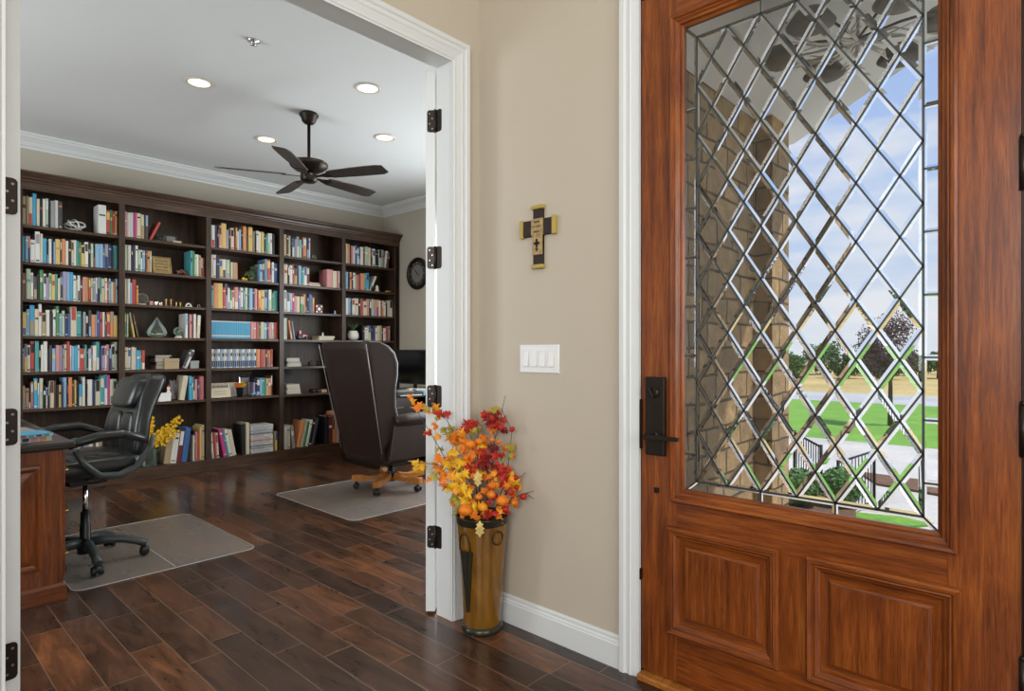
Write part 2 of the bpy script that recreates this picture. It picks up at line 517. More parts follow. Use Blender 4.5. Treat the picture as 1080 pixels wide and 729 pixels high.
struct('wall_foyer_side', bx(((FX - .1, FY - .1, 0), (2.1, FY, .9)), ((FX - .1, FY - .1, 2.9), (2.1, FY, FH)), ((FX - .1, FY - .1, .9), (-1.2, FY, 2.9)), ((1.2, FY - .1, .9), (2.1, FY, 2.9))), M['wall_foyer'], 'beige foyer side wall with an added window opening for fill light')
struct('wall_back', bx(((XL - .1, YB, 0), (XR + .1, YB + .1, SH + .1))), M['wall_study'], 'greige study back wall behind the bookcase')
struct('wall_study_right', bx(((XR, YS, 0), (XR + .1, YB, .75)), ((XR, YS, 2.4), (XR + .1, YB, SH + .1)), ((XR, YS, .75), (XR + .1, 2.75, 2.4)), ((XR, 4.75, .75), (XR + .1, YB, 2.4))), M['wall_study'], 'greige study side wall with the clock')
struct('wall_study_left', bx(((XL - .1, YS, 0), (XL, YB, .8)), ((XL - .1, YS, 2.4), (XL, YB, SH + .1)), ((XL - .1, YS, .8), (XL, 3.4, 2.4)), ((XL - .1, 5.2, .8), (XL, YB, 2.4))), M['wall_study'], 'greige study wall opposite the clock wall')
def window(n, fn, a0, b0, a1, b1, label):
    r = root('window_%d' % n, label, kind='structure')
    m = MB()
    m.frame(a0 - .07, b0 - .07, a1 + .07, b1 + .07, [(0, 0), (0, -.02), (.07, -.02), (.07, .1), (.11, .1), (.11, 0.04), (.07, .04)], fn)
    am, bm_ = (a0 + a1) / 2, (b0 + b1) / 2
    for (p0, q0, p1, q1) in ((am - .02, b0, am + .02, b1), (a0, bm_ - .012, a1, bm_ + .012)):
        m.prism([(p0, q0), (p1, q0), (p1, q1), (p0, q1)], .05, .08, fn)
    m.build('window_frame', M['trim'], r)
    MB().prism([(a0, b0), (a1, b0), (a1, b1), (a0, b1)], .06, .066, fn).build('pane', M['glass_tint'], r)
window(1, lambda a, b, h: (XR + h, a, b), 2.75, .75, 4.75, 2.4, 'white framed study window out of view behind the door jamb')
window(2, lambda a, b, h: (XL - h, a, b), 3.4, .8, 5.2, 2.4, 'white framed window added out of view for study fill light')  # made-up opening that carries the study fill light
window(3, lambda a, b, h: (FX - h, a, b), -2.2, WB0, .2, WB1, 'large white framed window added behind the camera for foyer fill light')  # this window and the next are added to hold the foyer fill lights
window(4, lambda a, b, h: (a, FY - h, b), -1.2, .9, 1.2, 2.9, 'white framed side window added out of view for foyer fill light')

# casings: profile (inset from outer edge, projection)
CAS = [(0, 0), (0, .020), (.004, .024), (.022, .024), (.028, .017), (.040, .017), (.046, .021), (.052, .017), (.075, .012), (.086, .012), (.090, .008), (.0975, .008), (.0975, -.002)]
m = MB().frame(JL - .0975, 0, JR + .0975, JT + .0975, CAS, lambda a, b, h: (a, YW - h, b), openb=True)
struct('trim_1', m, M['trim'], 'white moulded casing around the double-door opening')
m = bx(((JL - .012, YW + .001, 0), (JL, YS - .002, JT)), ((JR, YW + .001, 0), (JR + .012, YS - .002, JT)), ((JL - .012, YW + .001, JT), (JR + .012, YS - .002, JT + .012)))
struct('trim_2', m, M['trim'], 'white jamb lining of the double-door opening')
CAS2 = [(0, 0), (0, .018), (.004, .022), (.022, .022), (.028, .015), (.040, .015), (.046, .019), (.052, .015), (.072, .011), (.082, .011), (.082, -.002)]
m = MB().frame(DY0 - .0885, 0, DY1 + .0785, DT + .0885, CAS2, lambda a, b, h: (XW - h, a, b), openb=True)
m.box((XW, DY1 - .003, 0), (2.09, DY1 + .006, DT), 1); m.box((XW, DY0 - .006, 0), (2.09, DY0 - .001, DT), 1); m.box((XW, DY0, DT), (2.09, DY1, DT + .006), 1)
struct('trim_3', m, [M['trim'], M['dark_bronze']], 'white moulded casing around the wooden front door')

def baseboard(name, p0, p1, nrm, label):
    d = (Vector(p1) - Vector(p0)); n = Vector(nrm)
    prof = [(0, 0), (.014, 0), (.014, .088), (.011, .092), (.011, .098), (.007, .104), (.007, .114), (.004, .122), (0, .122)]
    m = MB()
    rings = []
    for p in (Vector(p0), Vector(p1)):
        rings.append([tuple(p + n * a + Vector((0, 0, b))) for a, b in prof])
    m.rings(rings, None, True, False)
    struct(name, m, M['trim'], label)
baseboard('baseboard_right', (XW, DY1 + .08, 0), (XW, YW, 0), (-1, 0, 0), 'white moulded baseboard below the light switches')
baseboard('baseboard_right_near', (XW, FY, 0), (XW, DY0 - .09, 0), (-1, 0, 0), 'white baseboard beyond the front door')
baseboard('baseboard_left', (FX, YW, 0), (JL - .099, YW, 0), (0, -1, 0), 'white baseboard beside the double-door opening')
baseboard('baseboard_study_right', (XR, YS, 0), (XR, 6.2, 0), (-1, 0, 0), 'white baseboard below the wall clock')

def crown(name, pts, label):
    prof = [(0, -.118), (.006, -.118), (.010, -.100), (.022, -.094), (.040, -.066), (.072, -.040), (.084, -.034), (.090, -.020), (.104, -.014), (.104, 0), (0, 0)]
    m = MB()
    rings = []
    for (x, y, nx, ny) in pts:
        rings.append([(x + nx * a, y + ny * a, SH + b) for a, b in prof])
    m.rings(rings, None, True, False)
    struct(name, m, M['trim'], label)
crown('trim_4', [(XL, YB, 1, -1), (XR, YB, -1, -1), (XR, YS, -1, 1)], 'white crown moulding where study walls meet the ceiling')

# ------------------------------------------------------------------ open double-door leaves and hinges
def leaf(n, side, ang, label):
    """side +1: left-hand jamb, -1: right-hand jamb; ang: direction the open leaf points to; origin at the hinge pin"""
    px, py = (JL + .006, YS + .004) if side > 0 else (JR - .006, YS + .004)
    r = root('door_%d' % n, label, loc=(px, py, 0), rz=ang, kind='structure')
    s_ = -side
    W_, T_ = .756, .042
    bx(((.003, min(0, s_ * T_), .012), (W_, max(0, s_ * T_), 2.472))).build('door_leaf', M['trim'], r, bevel=.0015, seg=1)
    for yf_, dy_ in ((0, -s_), (s_ * T_, s_)):
        q = MB(); g = lambda a, b, h: (a, yf_ + dy_ * h, b)
        for (a0, b0, a1, b1) in ((.12, .25, W_ - .12, .95), (.12, 1.1, W_ - .12, 2.33)):
            q.frame(a0, b0, a1, b1, [(0, 0), (.006, .006), (.016, .006), (.024, .0005), (.06, .0015), (.066, .004)], g)
            q.prism([(a0 + .066, b0 + .066), (a1 - .066, b0 + .066), (a1 - .066, b1 - .066), (a0 + .066, b1 - .066)], 0, .004, g)
        q.build('door_panel', M['trim'], r)
    inv = (Matrix.Translation((px, py, 0)) @ Matrix.Rotation(ang, 4, 'Z')).inverted()
    for z in (.353, .991, 1.62, 2.24):
        m = MB(); c = .010
        e0, e1 = 0, s_ * .035
        sg = 1 if e1 > 0 else -1
        poly = [(e0, z - .05), (e1 - sg * c, z - .05), (e1 - sg * c * .3, z - .05 + c * .3), (e1, z - .05 + c), (e1, z + .05 - c), (e1 - sg * c * .3, z + .05 - c * .3), (e1 - sg * c, z + .05), (e0, z + .05)]
        m.prism(poly, .0005, .0035, lambda p, q, h: (h - .001, p, q))
        m.lathe([(.0055, -.052), (.0055, .052)], (-.001, -s_ * .002, z), 10)
        m.X = inv
        xj = JR if side < 0 else JL
        y0, y1 = YS - .002, YS - .036
        poly = [(y0, z - .05), (y1 + c, z - .05), (y1 + c * .3, z - .05 + c * .3), (y1, z - .05 + c), (y1, z + .05 - c), (y1 + c * .3, z + .05 - c * .3), (y1 + c, z + .05), (y0, z + .05)]
        m.prism(poly, -.001, .002, lambda p, q, h: (xj + side * h, p, q))
        hg = m.build('hinge', M['dark_bronze'], r)
        n_ = MB()
        for qz, qy in ((-.034, .012), (-.012, .024), (.012, .012), (.034, .024)):
            n_.prism([(s_ * qy + .0035 * math.cos(w * pi / 4), z + qz + .0035 * math.sin(w * pi / 4)) for w in range(8)], -.0014, 0, lambda p, q, h: (h, p, q))
        n_.build('screw', M['screw'], hg)
leaf(1, 1, R(97), 'white door leaf at the left, swung open into the study')
leaf(2, -1, R(41), 'white door leaf behind the flower vase, swung open into the study')

# ------------------------------------------------------------------ front door with leaded glass
fd = root('door_3', 'mahogany front door with bevelled leaded glass and two raised panels', kind='structure')
XD, XO = 1.955, 2.000
DB = .030
GY0, GY1, GZ0, GZ1 = .248, 1.002, .700, 2.345
P0 = (.203, .587); P1 = (.662, 1.050); PZ0, PZ1 = .196, .578
def dbox(y0, z0, y1, z1): return ((XD, y0, z0), (XO, y1, z1))
bx(dbox(DY0, DB, GY0 - .012, DT - .004)).build('door_stile', M['door_v'], fd, bevel=.001, seg=1)
bx(dbox(GY1 + .012, DB, DY1 - .004, DT - .004)).build('door_stile', M['door_v'], fd, bevel=.001, seg=1)
a_, b_ = GY0 - .012, GY1 + .012
bx(dbox(a_, GZ1 + .012, b_, DT - .004)).build('door_rail', M['door_h'], fd)
bx(dbox(a_, PZ1 - .02, b_, GZ0 - .012)).build('door_rail', M['door_h'], fd)
bx(dbox(a_, DB, b_, PZ0 + .02)).build('door_rail', M['door_h'], fd)
bx(dbox(P0[1] - .02, PZ0 + .02, P1[0] + .02, PZ1 - .02)).build('mullion', M['door_v'], fd)
fnD = lambda a, b, h: (XD - h, a, b)
GP = [(0, 0), (.002, .012), (.008, .017), (.016, .015), (.020, .008), (.024, .008), (.030, .002), (.036, .000), (.040, -.010), (.0475, -.016), (.0475, -.030)]
MB().frame(GY0 - .037, GZ0 - .037, GY1 + .037, GZ1 + .037, GP, fnD, 0, 1).build('glazing_bead', [M['door_v'], M['door_h']], fd)
for (y0, y1) in (P0, P1):
    m = MB().frame(y0, PZ0, y1, PZ1, [(0, 0), (.002, .012), (.008, .018), (.018, .016), (.023, .009), (.027, .010), (.034, .004), (.040, .002), (.046, -.008), (.066, -.010)], fnD, 0, 1)
    m.build('panel_moulding', [M['door_v'], M['door_h']], fd)
    m = MB().frame(y0 + .040, PZ0 + .040, y1 - .040, PZ1 - .040, [(0, -.012), (.020, -.010), (.026, .000), (.034, .0025)], fnD, 0, 1)
    m.prism([(y0 + .074, PZ0 + .074), (y1 - .074, PZ0 + .074), (y1 - .074, PZ1 - .074), (y0 + .074, PZ1 - .074)], -.04, .0025, fnD)
    m.box((XD + .012, y0 + .018, PZ0 + .018), (XO, y1 - .018, PZ1 - .018))
    m.build('raised_panel', [M['door_v'], M['door_h']], fd)

# leaded glass: 6 x 9 bevelled lozenges inside a mitred border
LY0, LY1, LZ0, LZ1 = .292, .950, .744, 2.289
NY, NZ = 6, 9
dy, dz = (LY1 - LY0) / NY, (LZ1 - LZ0) / NZ
GX = 1.974
def clip(poly, ax, lim, keep):
    out = []
    for i, p in enumerate(poly):
        q = poly[(i + 1) % len(poly)]
        ip, iq = (p[ax] - lim) * keep >= -1e-9, (q[ax] - lim) * keep >= -1e-9
        if ip: out.append(p)
        if ip != iq:
            w = (lim - p[ax]) / (q[ax] - p[ax])
            out.append((p[0] + (q[0] - p[0]) * w, p[1] + (q[1] - p[1]) * w))
    return out
def inset(poly, d):
    n = len(poly); res = []
    area = sum(poly[i][0] * poly[(i + 1) % n][1] - poly[(i + 1) % n][0] * poly[i][1] for i in range(n))
    sg = 1 if area > 0 else -1
    L = []
    for i in range(n):
        p, q = poly[i], poly[(i + 1) % n]
        ux, uy = q[0] - p[0], q[1] - p[1]; l = math.hypot(ux, uy); ux /= l; uy /= l
        L.append((p[0] - uy * d * sg, p[1] + ux * d * sg, ux, uy))
    for i in range(n):
        x1, y1, a1, b1 = L[i - 1]; x2, y2, a2, b2 = L[i]
        det = a1 * b2 - b1 * a2
        if abs(det) < 1e-6: res.append((x2, y2)); continue
        w = ((x2 - x1) * b2 - (y2 - y1) * a2) / det
        res.append((x1 + a1 * w, y1 + b1 * w))
    return res
panes = MB()
def pane(poly, bw):
    poly = [p for i, p in enumerate(poly) if math.hypot(p[0] - poly[i - 1][0], p[1] - poly[i - 1][1]) > 1e-4]
    if len(poly) < 3: return
    o = inset(poly, .0012); i_ = inset(poly, bw)
    n = len(o)
    B = [(GX + .0075, a, b) for a, b in o]; E1 = [(GX + .0032, a, b) for a, b in o]; Fr = [(GX, a, b) for a, b in i_]
    vs = B + E1 + Fr
    fs = [tuple(range(n)), tuple(range(3 * n - 1, 2 * n - 1, -1))]
    for j in range(n):
        k = (j + 1) % n
        fs += [(j, k, n + k, n + j), (n + j, n + k, 2 * n + k, 2 * n + j)]
    panes.add(vs, fs, None, False)
for i in range(-1, 2 * NY + 2):
    for j in range(-1, 2 * NZ + 2):
        if (i + j) % 2 == 0: continue
        cy, cz = LY0 + i * dy / 2, LZ0 + j * dz / 2
        poly = [(cy - dy / 2, cz), (cy, cz - dz / 2), (cy + dy / 2, cz), (cy, cz + dz / 2)]
        for ax, lim, kp in ((0, LY0, 1), (0, LY1, -1), (1, LZ0, 1), (1, LZ1, -1)):
            if poly: poly = clip(poly, ax, lim, kp)
        if len(poly) >= 3:
            ar = abs(sum(poly[q][0] * poly[(q + 1) % len(poly)][1] - poly[(q + 1) % len(poly)][0] * poly[q][1] for q in range(len(poly)))) / 2
            if ar > 5e-4: pane(poly, .0110)
came = MB()
def bar(a, b, w=.0055, x0=None, x1=None):
    ux, uy = b[0] - a[0], b[1] - a[1]; l = math.hypot(ux, uy); nx, ny = -uy / l * w / 2, ux / l * w / 2
    x0 = GX + .0005 if x0 is None else x0; x1 = GX + .0085 if x1 is None else x1
    came.prism([(a[0] + nx, a[1] + ny), (a[0] - nx, a[1] - ny), (b[0] - nx, b[1] - ny), (b[0] + nx, b[1] + ny)], x0, x1, lambda p, q, h: (h, p, q))
sl = dz / dy
for sgn in (1, -1):
    for k in range(-NZ - NY, NZ + NY + 1):
        # vertices of the lattice sit on both borders: z - LZ0 = sgn*sl*(y-LY0) + k*dz  (shifted for the falling set)
        base = LZ0 + k * dz
        seg = []
        f = lambda y: base + sgn * sl * (y - LY0)
        y_a, y_b = LY0, LY1
        if sgn > 0:
            y_a = max(y_a, LY0 + (LZ0 - base) / sl); y_b = min(y_b, LY0 + (LZ1 - base) / sl)
        else:
            y_a = max(y_a, LY0 + (base - LZ1) / sl); y_b = min(y_b, LY0 + (base - LZ0) / sl)
        if y_b - y_a > .01:
            bar((y_a, f(y_a)), (y_b, f(y_b)))
for a, b in (((LY0, LZ0), (LY1, LZ0)), ((LY0, LZ1), (LY1, LZ1)), ((LY0, LZ0), (LY0, LZ1)), ((LY1, LZ0), (LY1, LZ1))):
    bar(a, b, .0065)
for a, b in (((GY0, GZ0), (LY0, LZ0)), ((GY1, GZ0), (LY1, LZ0)), ((GY0, GZ1), (LY0, LZ1)), ((GY1, GZ1), (LY1, LZ1))):
    bar(a, b)
zs = [.837 + .1717 * k for k in range(8)]
def strip(pts): pane(pts, .008)
for side in (0, 1):
    ya, yb = (GY0, LY0) if side == 0 else (LY1, GY1)
    yo, yi = (GY0, LY0) if side == 0 else (GY1, LY1)
    zz = [None] + zs + [None]
    for z in zs: bar((ya, z), (yb, z))
    strip([(yo, GZ0), (yi, LZ0), (yi, zs[0]), (yo, zs[0])])
    for k in range(len(zs) - 1): strip([(ya, zs[k]), (yb, zs[k]), (yb, zs[k + 1]), (ya, zs[k + 1])])
    strip([(yo, zs[-1]), (yi, zs[-1]), (yi, LZ1), (yo, GZ1)])
ys = [LY0 + (LY1 - LY0) / 3, LY0 + 2 * (LY1 - LY0) / 3]
for zo, zi in ((GZ0, LZ0), (GZ1, LZ1)):
    for y in ys: bar((y, zo), (y, zi))
    strip([(GY0, zo), (ys[0], zo), (ys[0], zi), (LY0, zi)])
    strip([(ys[0], zo), (ys[1], zo), (ys[1], zi), (ys[0], zi)])
    strip([(ys[1], zo), (GY1, zo), (LY1, zi), (ys[1], zi)])
tag(panes.build('bevelled_glass', M['glass'], fd), 'clear bevelled glass lozenges')
came.build('came_lattice', M['came'], fd, fixn=False)

# handle set
hs = MB()
hs.prism([(1.054, .822), (1.132, .822), (1.132, 1.104), (1.054, 1.104)], 0, .016, fnD)
hso = hs.build('handle_plate', M['dark_bronze'], fd, bevel=.004, seg=2)
m = MB(); m.X = Matrix.Translation((XD - .016, 1.093, .893)) @ Matrix.Rotation(R(-90), 4, 'Y')
m.lathe([(.017, -.002), (.017, .004), (.011, .008), (.009, .045)], (0, 0, 0), 16)
m.X = Matrix.Identity(4)
m.add([(XD - .068, 1.110, .883), (XD - .068, 1.110, .903), (XD - .052, 1.110, .903), (XD - .052, 1.110, .883), (XD - .056, .982, .886), (XD - .056, .982, .899), (XD - .046, .982, .899), (XD - .046, .982, .886)],
      [(0, 1, 2, 3), (7, 6, 5, 4), (0, 4, 5, 1), (1, 5, 6, 2), (2, 6, 7, 3), (3, 7, 4, 0)])
m.build('lever', M['dark_bronze'], hso, bevel=.002)
m = MB(); m.X = Matrix.Translation((XD - .016, 1.093, 1.047)) @ Matrix.Rotation(R(-90), 4, 'Y')
m.lathe([(.019, -.002), (.019, .005), (.012, .009)], (0, 0, 0), 18)
m.X = Matrix.Identity(4)
m.prism([(1.086, 1.030), (1.100, 1.030), (1.115, 1.062), (1.104, 1.068)], .022, .036, fnD)
m.build('deadbolt_turn', M['dark_bronze'], hso, bevel=.0015)
MB().prism([(1.083, .686), (1.100, .686), (1.100, .705), (1.083, .705)], 0, .010, fnD).build('door_stud', M['dark_bronze'], fd, bevel=.002)
for z in (.37, 1.0, 1.66, 2.32):
    m = MB().lathe([(.008, -.064), (.008, .064)], (XD - .007, DY0 - .003, z), 12)
    m.lathe([(.003, .064), (.0085, .066), (.006, .074), (.002, .076)], (XD - .007, DY0 - .003, z), 12)
    m.box((XD - .003, DY0, z - .062), (XD - .0002, DY0 + .006, z + .062))
    m.build('hinge', M['dark_bronze'], fd)
for z0, z1 in ((.84, 1.02), (.36, .40)):
    bx(((XD - .014, DY1 - .009, z0), (XD - .0005, DY1 - .0042, z1))).build('strike_plate', M['dark_bronze'], fd)
bx(((XW - .03, DY0 - .004, 0), (2.12, DY1 - .004, .024))).build('threshold', M['oak'], fd, bevel=.005)

# ------------------------------------------------------------------ wall cross and light switches
M['cross_tan'] = mat('carved_tan_wood', (.42, .28, .12), .55)
t = NT(M['cross_tan']); t.base(t.ramp(t.noise(t.coord(), 60, 4), [(.3, (.30, .19, .07)), (.7, (.50, .36, .17))]))
M['cross_dark'] = mat('rough_dark_wood', (.035, .022, .02), .75)
t = NT(M['cross_dark']); t.bump(t.noise(t.coord(), 160, 5), .8, .006)
M['cross_gold'] = mat('mustard_gold', (.46, .34, .08), .45)
CY, CZ0, CZ1, CAZ = 1.640, 1.543, 1.811, 1.717
cr = root('wall_cross', 'small tan and dark brown wooden cross hanging above the light switches', 'cross', (XW, CY, CAZ))
fc = lambda a, b, h: (-h, a, b)
def cpart(nm, a0, b0, a1, b1, h, mt, bv=.002, z0=0):
    return MB().prism([(a0, b0), (a1, b0), (a1, b1), (a0, b1)], z0, h, fc).build(nm, mt, cr, bevel=bv)
cpart('upright', -.026, CZ0 - CAZ + .014, .026, CZ1 - CAZ - .014, .014, M['cross_dark'])
cpart('arm_block', -.084, -.034, -.029, .034, .014, M['cross_dark'])
cpart('arm_block', .029, -.034, .084, .034, .014, M['cross_dark'])
cpart('face_plate', -.026, -.116, .026, .036, .020, M['cross_tan'])
cpart('centre_plate', -.031, -.034, .031, .036, .022, M['cross_tan'])
cpart('end_cap', -.033, CZ1 - CAZ - .018, .033, CZ1 - CAZ, .024, M['cross_gold'], .005)
cpart('end_cap', -.033, CZ0 - CAZ, .033, CZ0 - CAZ + .018, .024, M['cross_gold'], .005)
cpart('end_cap', -.097, -.039, -.080, .039, .024, M['cross_gold'], .005)
cpart('end_cap', .080, -.039, .097, .039, .024, M['cross_gold'], .005)
m = MB()
for r_, zc in enumerate((.022, .002, -.020)):
    n0 = 26; wid = (.016, .025, .018)[r_]
    pts = [(-.0222, wid - 2 * wid * q / n0, zc + .0042 * math.sin(q * 1.35 + r_) * (1.5 if q % 9 == 0 else 1)) for q in range(n0 + 1)]
    m.tube(pts, .0009, 5)
m.build('script_lettering', M['cross_dark'], cr)
m = MB()
for (a, b, ra, rb) in ((0, -.068, .008, .008), (0, -.056, .006, .008), (.009, -.068, .008, .006), (-.009, -.068, .008, .006), (0, -.080, .005, .008), (0, -.092, .008, .003), (0, -.097, .003, .006)):
    m.prism([(a + ra * math.cos(q * pi / 4), b + rb * math.sin(q * pi / 4)) for q in range(8)], .0195, .0225, fc)
m.build('cross_emblem', M['cross_dark'], cr)

sw = root('light_switch_plate', 'white plate of four rocker light switches on the beige wall', 'light switch', (XW, 1.642, 1.163))
MB().frame(-.108, -.060, .108, .060, [(0, 0), (0, .003), (.004, .006), (.0045, .006)], fc).prism([(-.1036, -.0556), (.1036, -.0556), (.1036, .0556), (-.1036, .0556)], 0, .006, fc).build('plate', M['white_plastic'], sw)
for k in range(4):
    a = -.069 + k * .046
    m = MB().frame(a - .0185, -.036, a + .0185, .036, [(0, .006), (0, .0075), (.002, .0075), (.002, .0062)], fc)
    m.build('switch_surround', M['white_plastic'], sw)
    m = MB()
    m.add([fc(a - .015, -.032, .0065), fc(a + .015, -.032, .0065), fc(a + .015, .032, .0065), fc(a - .015, .032, .0065),
           fc(a - .015, -.032, .0135), fc(a + .015, -.032, .0135), fc(a + .015, .032, .0085), fc(a - .015, .032, .0085)],
          [(0, 1, 2, 3), (4, 5, 6, 7), (0, 1, 5, 4), (1, 2, 6, 5), (2, 3, 7, 6), (3, 0, 4, 7)])
    m.build('rocker', M['white_plastic'], sw, bevel=.001, seg=1)

# ------------------------------------------------------------------ bookcase
YF = 6.24
bc = root('bookcase', 'wall-wide dark walnut built-in bookcase with five bays full of books', 'bookcase', (0, 0, 0))
UP = [.880, 1.603, 2.346, 3.098, 3.858, 4.607]
LV = [2.227, 1.924, 1.620, 1.318, 1.021, .716]
SY1 = YB - .014
for k, x in enumerate(UP):
    w = .0235
    m = bx(((x - w, YF, .10), (x + w, YF + .022, 2.515)), ((x - .011, YF + .02, .10), (x + .011, SY1, 2.60)))
    if k == 5: m.box((x, YF, .0), (XR - .003, YF + .02, 2.515))
    if k == 0: m.box((x - w, YF, 0), (x - w + .02, SY1, 2.6))
    m.build('upright', M['case_v'], bc)
for i in range(5):
    for z in LV:
        bx(((UP[i] + .012, YF + .012, z - .025), (UP[i + 1] - .012, SY1, z))).build('shelf', M['case_h'], bc, bevel=.002, seg=1)
    bx(((UP[i] + .012, YF + .022, .088), (UP[i + 1] - .012, SY1, .118))).build('bottom_shelf', M['case_h'], bc)
    bx(((UP[i] + .011, SY1, .10), (UP[i + 1] - .011, YB - .002, 2.60))).build('back_panel', M['case_back'], bc)
m = bx(((UP[0] - .0235, YF - .004, 0), (XR - .003, YF + .02, .118)))
m.box((UP[0] - .0235, YF - .016, 0), (XR - .003, YF - .004, .02))
m.build('plinth', M['case_h'], bc, bevel=.002, seg=1)
bx(((UP[0] - .0235, YF - .003, 2.512), (XR - .003, YF + .03, 2.60))).build('frieze', M['case_h'], bc)
bx(((UP[0] - .0235, YF + .03, 2.57), (XR - .003, YB - .002, 2.60))).build('top_panel', M['case_h'], bc)
prof = [(0, 2.575), (.010, 2.577), (.012, 2.590), (.022, 2.596), (.028, 2.612), (.046, 2.628), (.050, 2.636), (.062, 2.640), (.064, 2.655), (-.02, 2.655), (-.02, 2.575)]
m = MB().rings([[(x, YF - .003 - a, b) for a, b in prof] for x in (UP[0] - .0235, XR - .003)], None, True, False)
m.build('cornice', M['case_h'], bc)

# ------------------------------------------------------------------ books
ORD = 'first second third fourth fifth sixth seventh eighth ninth tenth eleventh twelfth thirteenth fourteenth fifteenth sixteenth seventeenth eighteenth nineteenth twentieth'.split()
ORD += ['twenty-' + o for o in ORD[:9]] + ['thirtieth'] + ['thirty-' + o for o in ORD[:9]] + ['fortieth'] + ['forty-' + o for o in ORD[:9]]
BAY = ['first bay', 'second bay', 'third bay', 'fourth bay', 'fifth bay']
SHELF = ['top shelf', 'second shelf', 'third shelf', 'fourth shelf', 'fifth shelf', 'sixth shelf', 'bottom shelf']
ALLM = list(BM.values()) + [M['page']]
KI = {k: i for i, k in enumerate(BM)}
PG = len(BM)
mass = MB()      # the small far books of the last two bays
def book_mesh(m, w, h, d, col, band, rnd):
    """spine faces -y, stands on z=0, from x=0 to x=w"""
    t_ = min(.003, w * .14)
    c = KI[col]
    m.box((0, .003, 0), (t_, d, h), c); m.box((w - t_, .003, 0), (w, d, h), c)
    m.add([(0, .004, 0), (w * .15, .0008, 0), (w * .5, 0, 0), (w * .85, .0008, 0), (w, .004, 0), (0, .004, h), (w * .15, .0008, h), (w * .5, 0, h), (w * .85, .0008, h), (w, .004, h)],
          [(0, 1, 6, 5), (1, 2, 7, 6), (2, 3, 8, 7), (3, 4, 9, 8), (0, 1, 2, 3, 4), (9, 8, 7, 6, 5), (5, 9, 4, 0)], c, False)
    m.box((t_, .004, .002), (w - t_, d - .003, h - .004), PG)
    for (z0, z1, bc_) in band:
        k = KI[bc_]
        m.add([(w * .12, .0002, h * z0), (w * .5, -.0006, h * z0), (w * .88, .0002, h * z0), (w * .12, .0002, h * z1), (w * .5, -.0006, h * z1), (w * .88, .0002, h * z1),
               (w * .12, .004, h * z0), (w * .88, .004, h * z0), (w * .12, .004, h * z1), (w * .88, .004, h * z1)],
              [(0, 1, 4, 3), (1, 2, 5, 4), (3, 4, 5, 9, 8), (0, 6, 7, 2, 1)], k, False)
rb = random.Random(11)
CONTR = {'w': 'kBrda', 'c': 'hkrBg', 'b': 'kxcn', 'y': 'kroB', 'o': 'wkyx', 'r': 'wyck', 'p': 'wxru', 'm': 'wyp', 'u': 'wnkm', 'n': 'wylo', 'l': 'wnyB', 's': 'wyn',
         't': 'wcyn', 'g': 'wycb', 'e': 'gkwt', 'k': 'wyroa', 'd': 'wcol', 'a': 'kwrn', 'h': 'cyow', 'x': 'ycw', 'B': 'wyl', 'T': 'cky'}
def bands(col):
    q = rb.random(); cs = CONTR[col]; pick = lambda: rb.choice(cs)
    if q < .34: return []
    if q < .52: return [(.55 + rb.random() * .08, .66 + rb.random() * .1, pick())]
    if q < .68: return [(.06, .10, pick()), (.80, .86, pick())]
    if q < .80: return [(.62, .92, pick()), (.05, .10, pick())]
    if q < .92: return [(.03, .30 + rb.random() * .2, rb.choice('wcab' + cs))]
    return [(.55, .99, rb.choice('wcla' + cs))]
def book(x0, w, z, h, col, label, d=.17, yf=None, lean=0, name='book', group=None, band=None, into=None, y_off=0):
    yf = (YF + .034 + rb.random() * .012) if yf is None else yf
    bd = bands(col) if band is None else band
    if into is not None:
        into.X = Matrix.Translation((x0, yf, z)) @ Matrix.Rotation(lean, 4, 'Y')
        book_mesh(into, w, h, d, col, bd, rb)
        into.X = Matrix.Identity(4)
        return
    m = MB(); book_mesh(m, w, h, d, col, bd, rb)
    o = m.build(name, ALLM, None, fixn=False, loc=(x0, yf, z), rot=(0, lean, 0))
    used = sorted(set(m.mi))
    o.data.materials.clear()
    for u_ in used: o.data.materials.append(ALLM[u_])
    o.data.polygons.foreach_set('material_index', [used.index(i) for i in m.mi])
    return tag(o, label, 'book', group)
CNT = {}
def row_of_books(bay, shelf, px0, px1, spec, H=.225, d=.17, into=None, name='book', lean=0):
    """spec: tokens <colour><width px>[height code a..z]; widths are scaled to fill px0..px1"""
    z = (LV[shelf] if shelf < 6 else .118) + .0005
    X0, X1 = onY(px0, 0, YF + .035)[0], onY(px1, 0, YF + .035)[0]
    toks = spec.split()
    ws = [float(q[1:].rstrip('+-^_')) for q in toks]
    X0 = max(X0, UP[bay] + .026); X1 = min(X1, UP[bay + 1] - .026)
    f = (X1 - X0) / sum(ws)
    x = X0
    for q, wd in zip(toks, ws):
        w = wd * f
        hh = H * (1 + rb.uniform(-.035, .035))
        if q.endswith('+'): hh = H * 1.14
        if q.endswith('-'): hh = H * .87
        if q.endswith('^'): hh = H * 1.2
        if q.endswith('_'): hh = H * .78
        n = CNT.get((bay, shelf), 0); CNT[(bay, shelf)] = n + 1
        if into is None:
            sz = 'thick ' if w > .034 else 'slim ' if w < .016 else ''
            lb = f"{sz}{PAL[q[0]][0]} book, {ORD[n]} from the left, {SHELF[shelf]}, {BAY[bay]} of the bookcase"
            wds = lb.split()
            if len(wds) > 15: lb = lb.replace(' of the bookcase', '')
        else: lb = None
        book(x + .0006, w - .0012, z + (0 if not lean else .0), hh, q[0], lb, d + rb.uniform(-.02, .015), into=into, lean=lean, name=name)
        x += w
    return X0, x
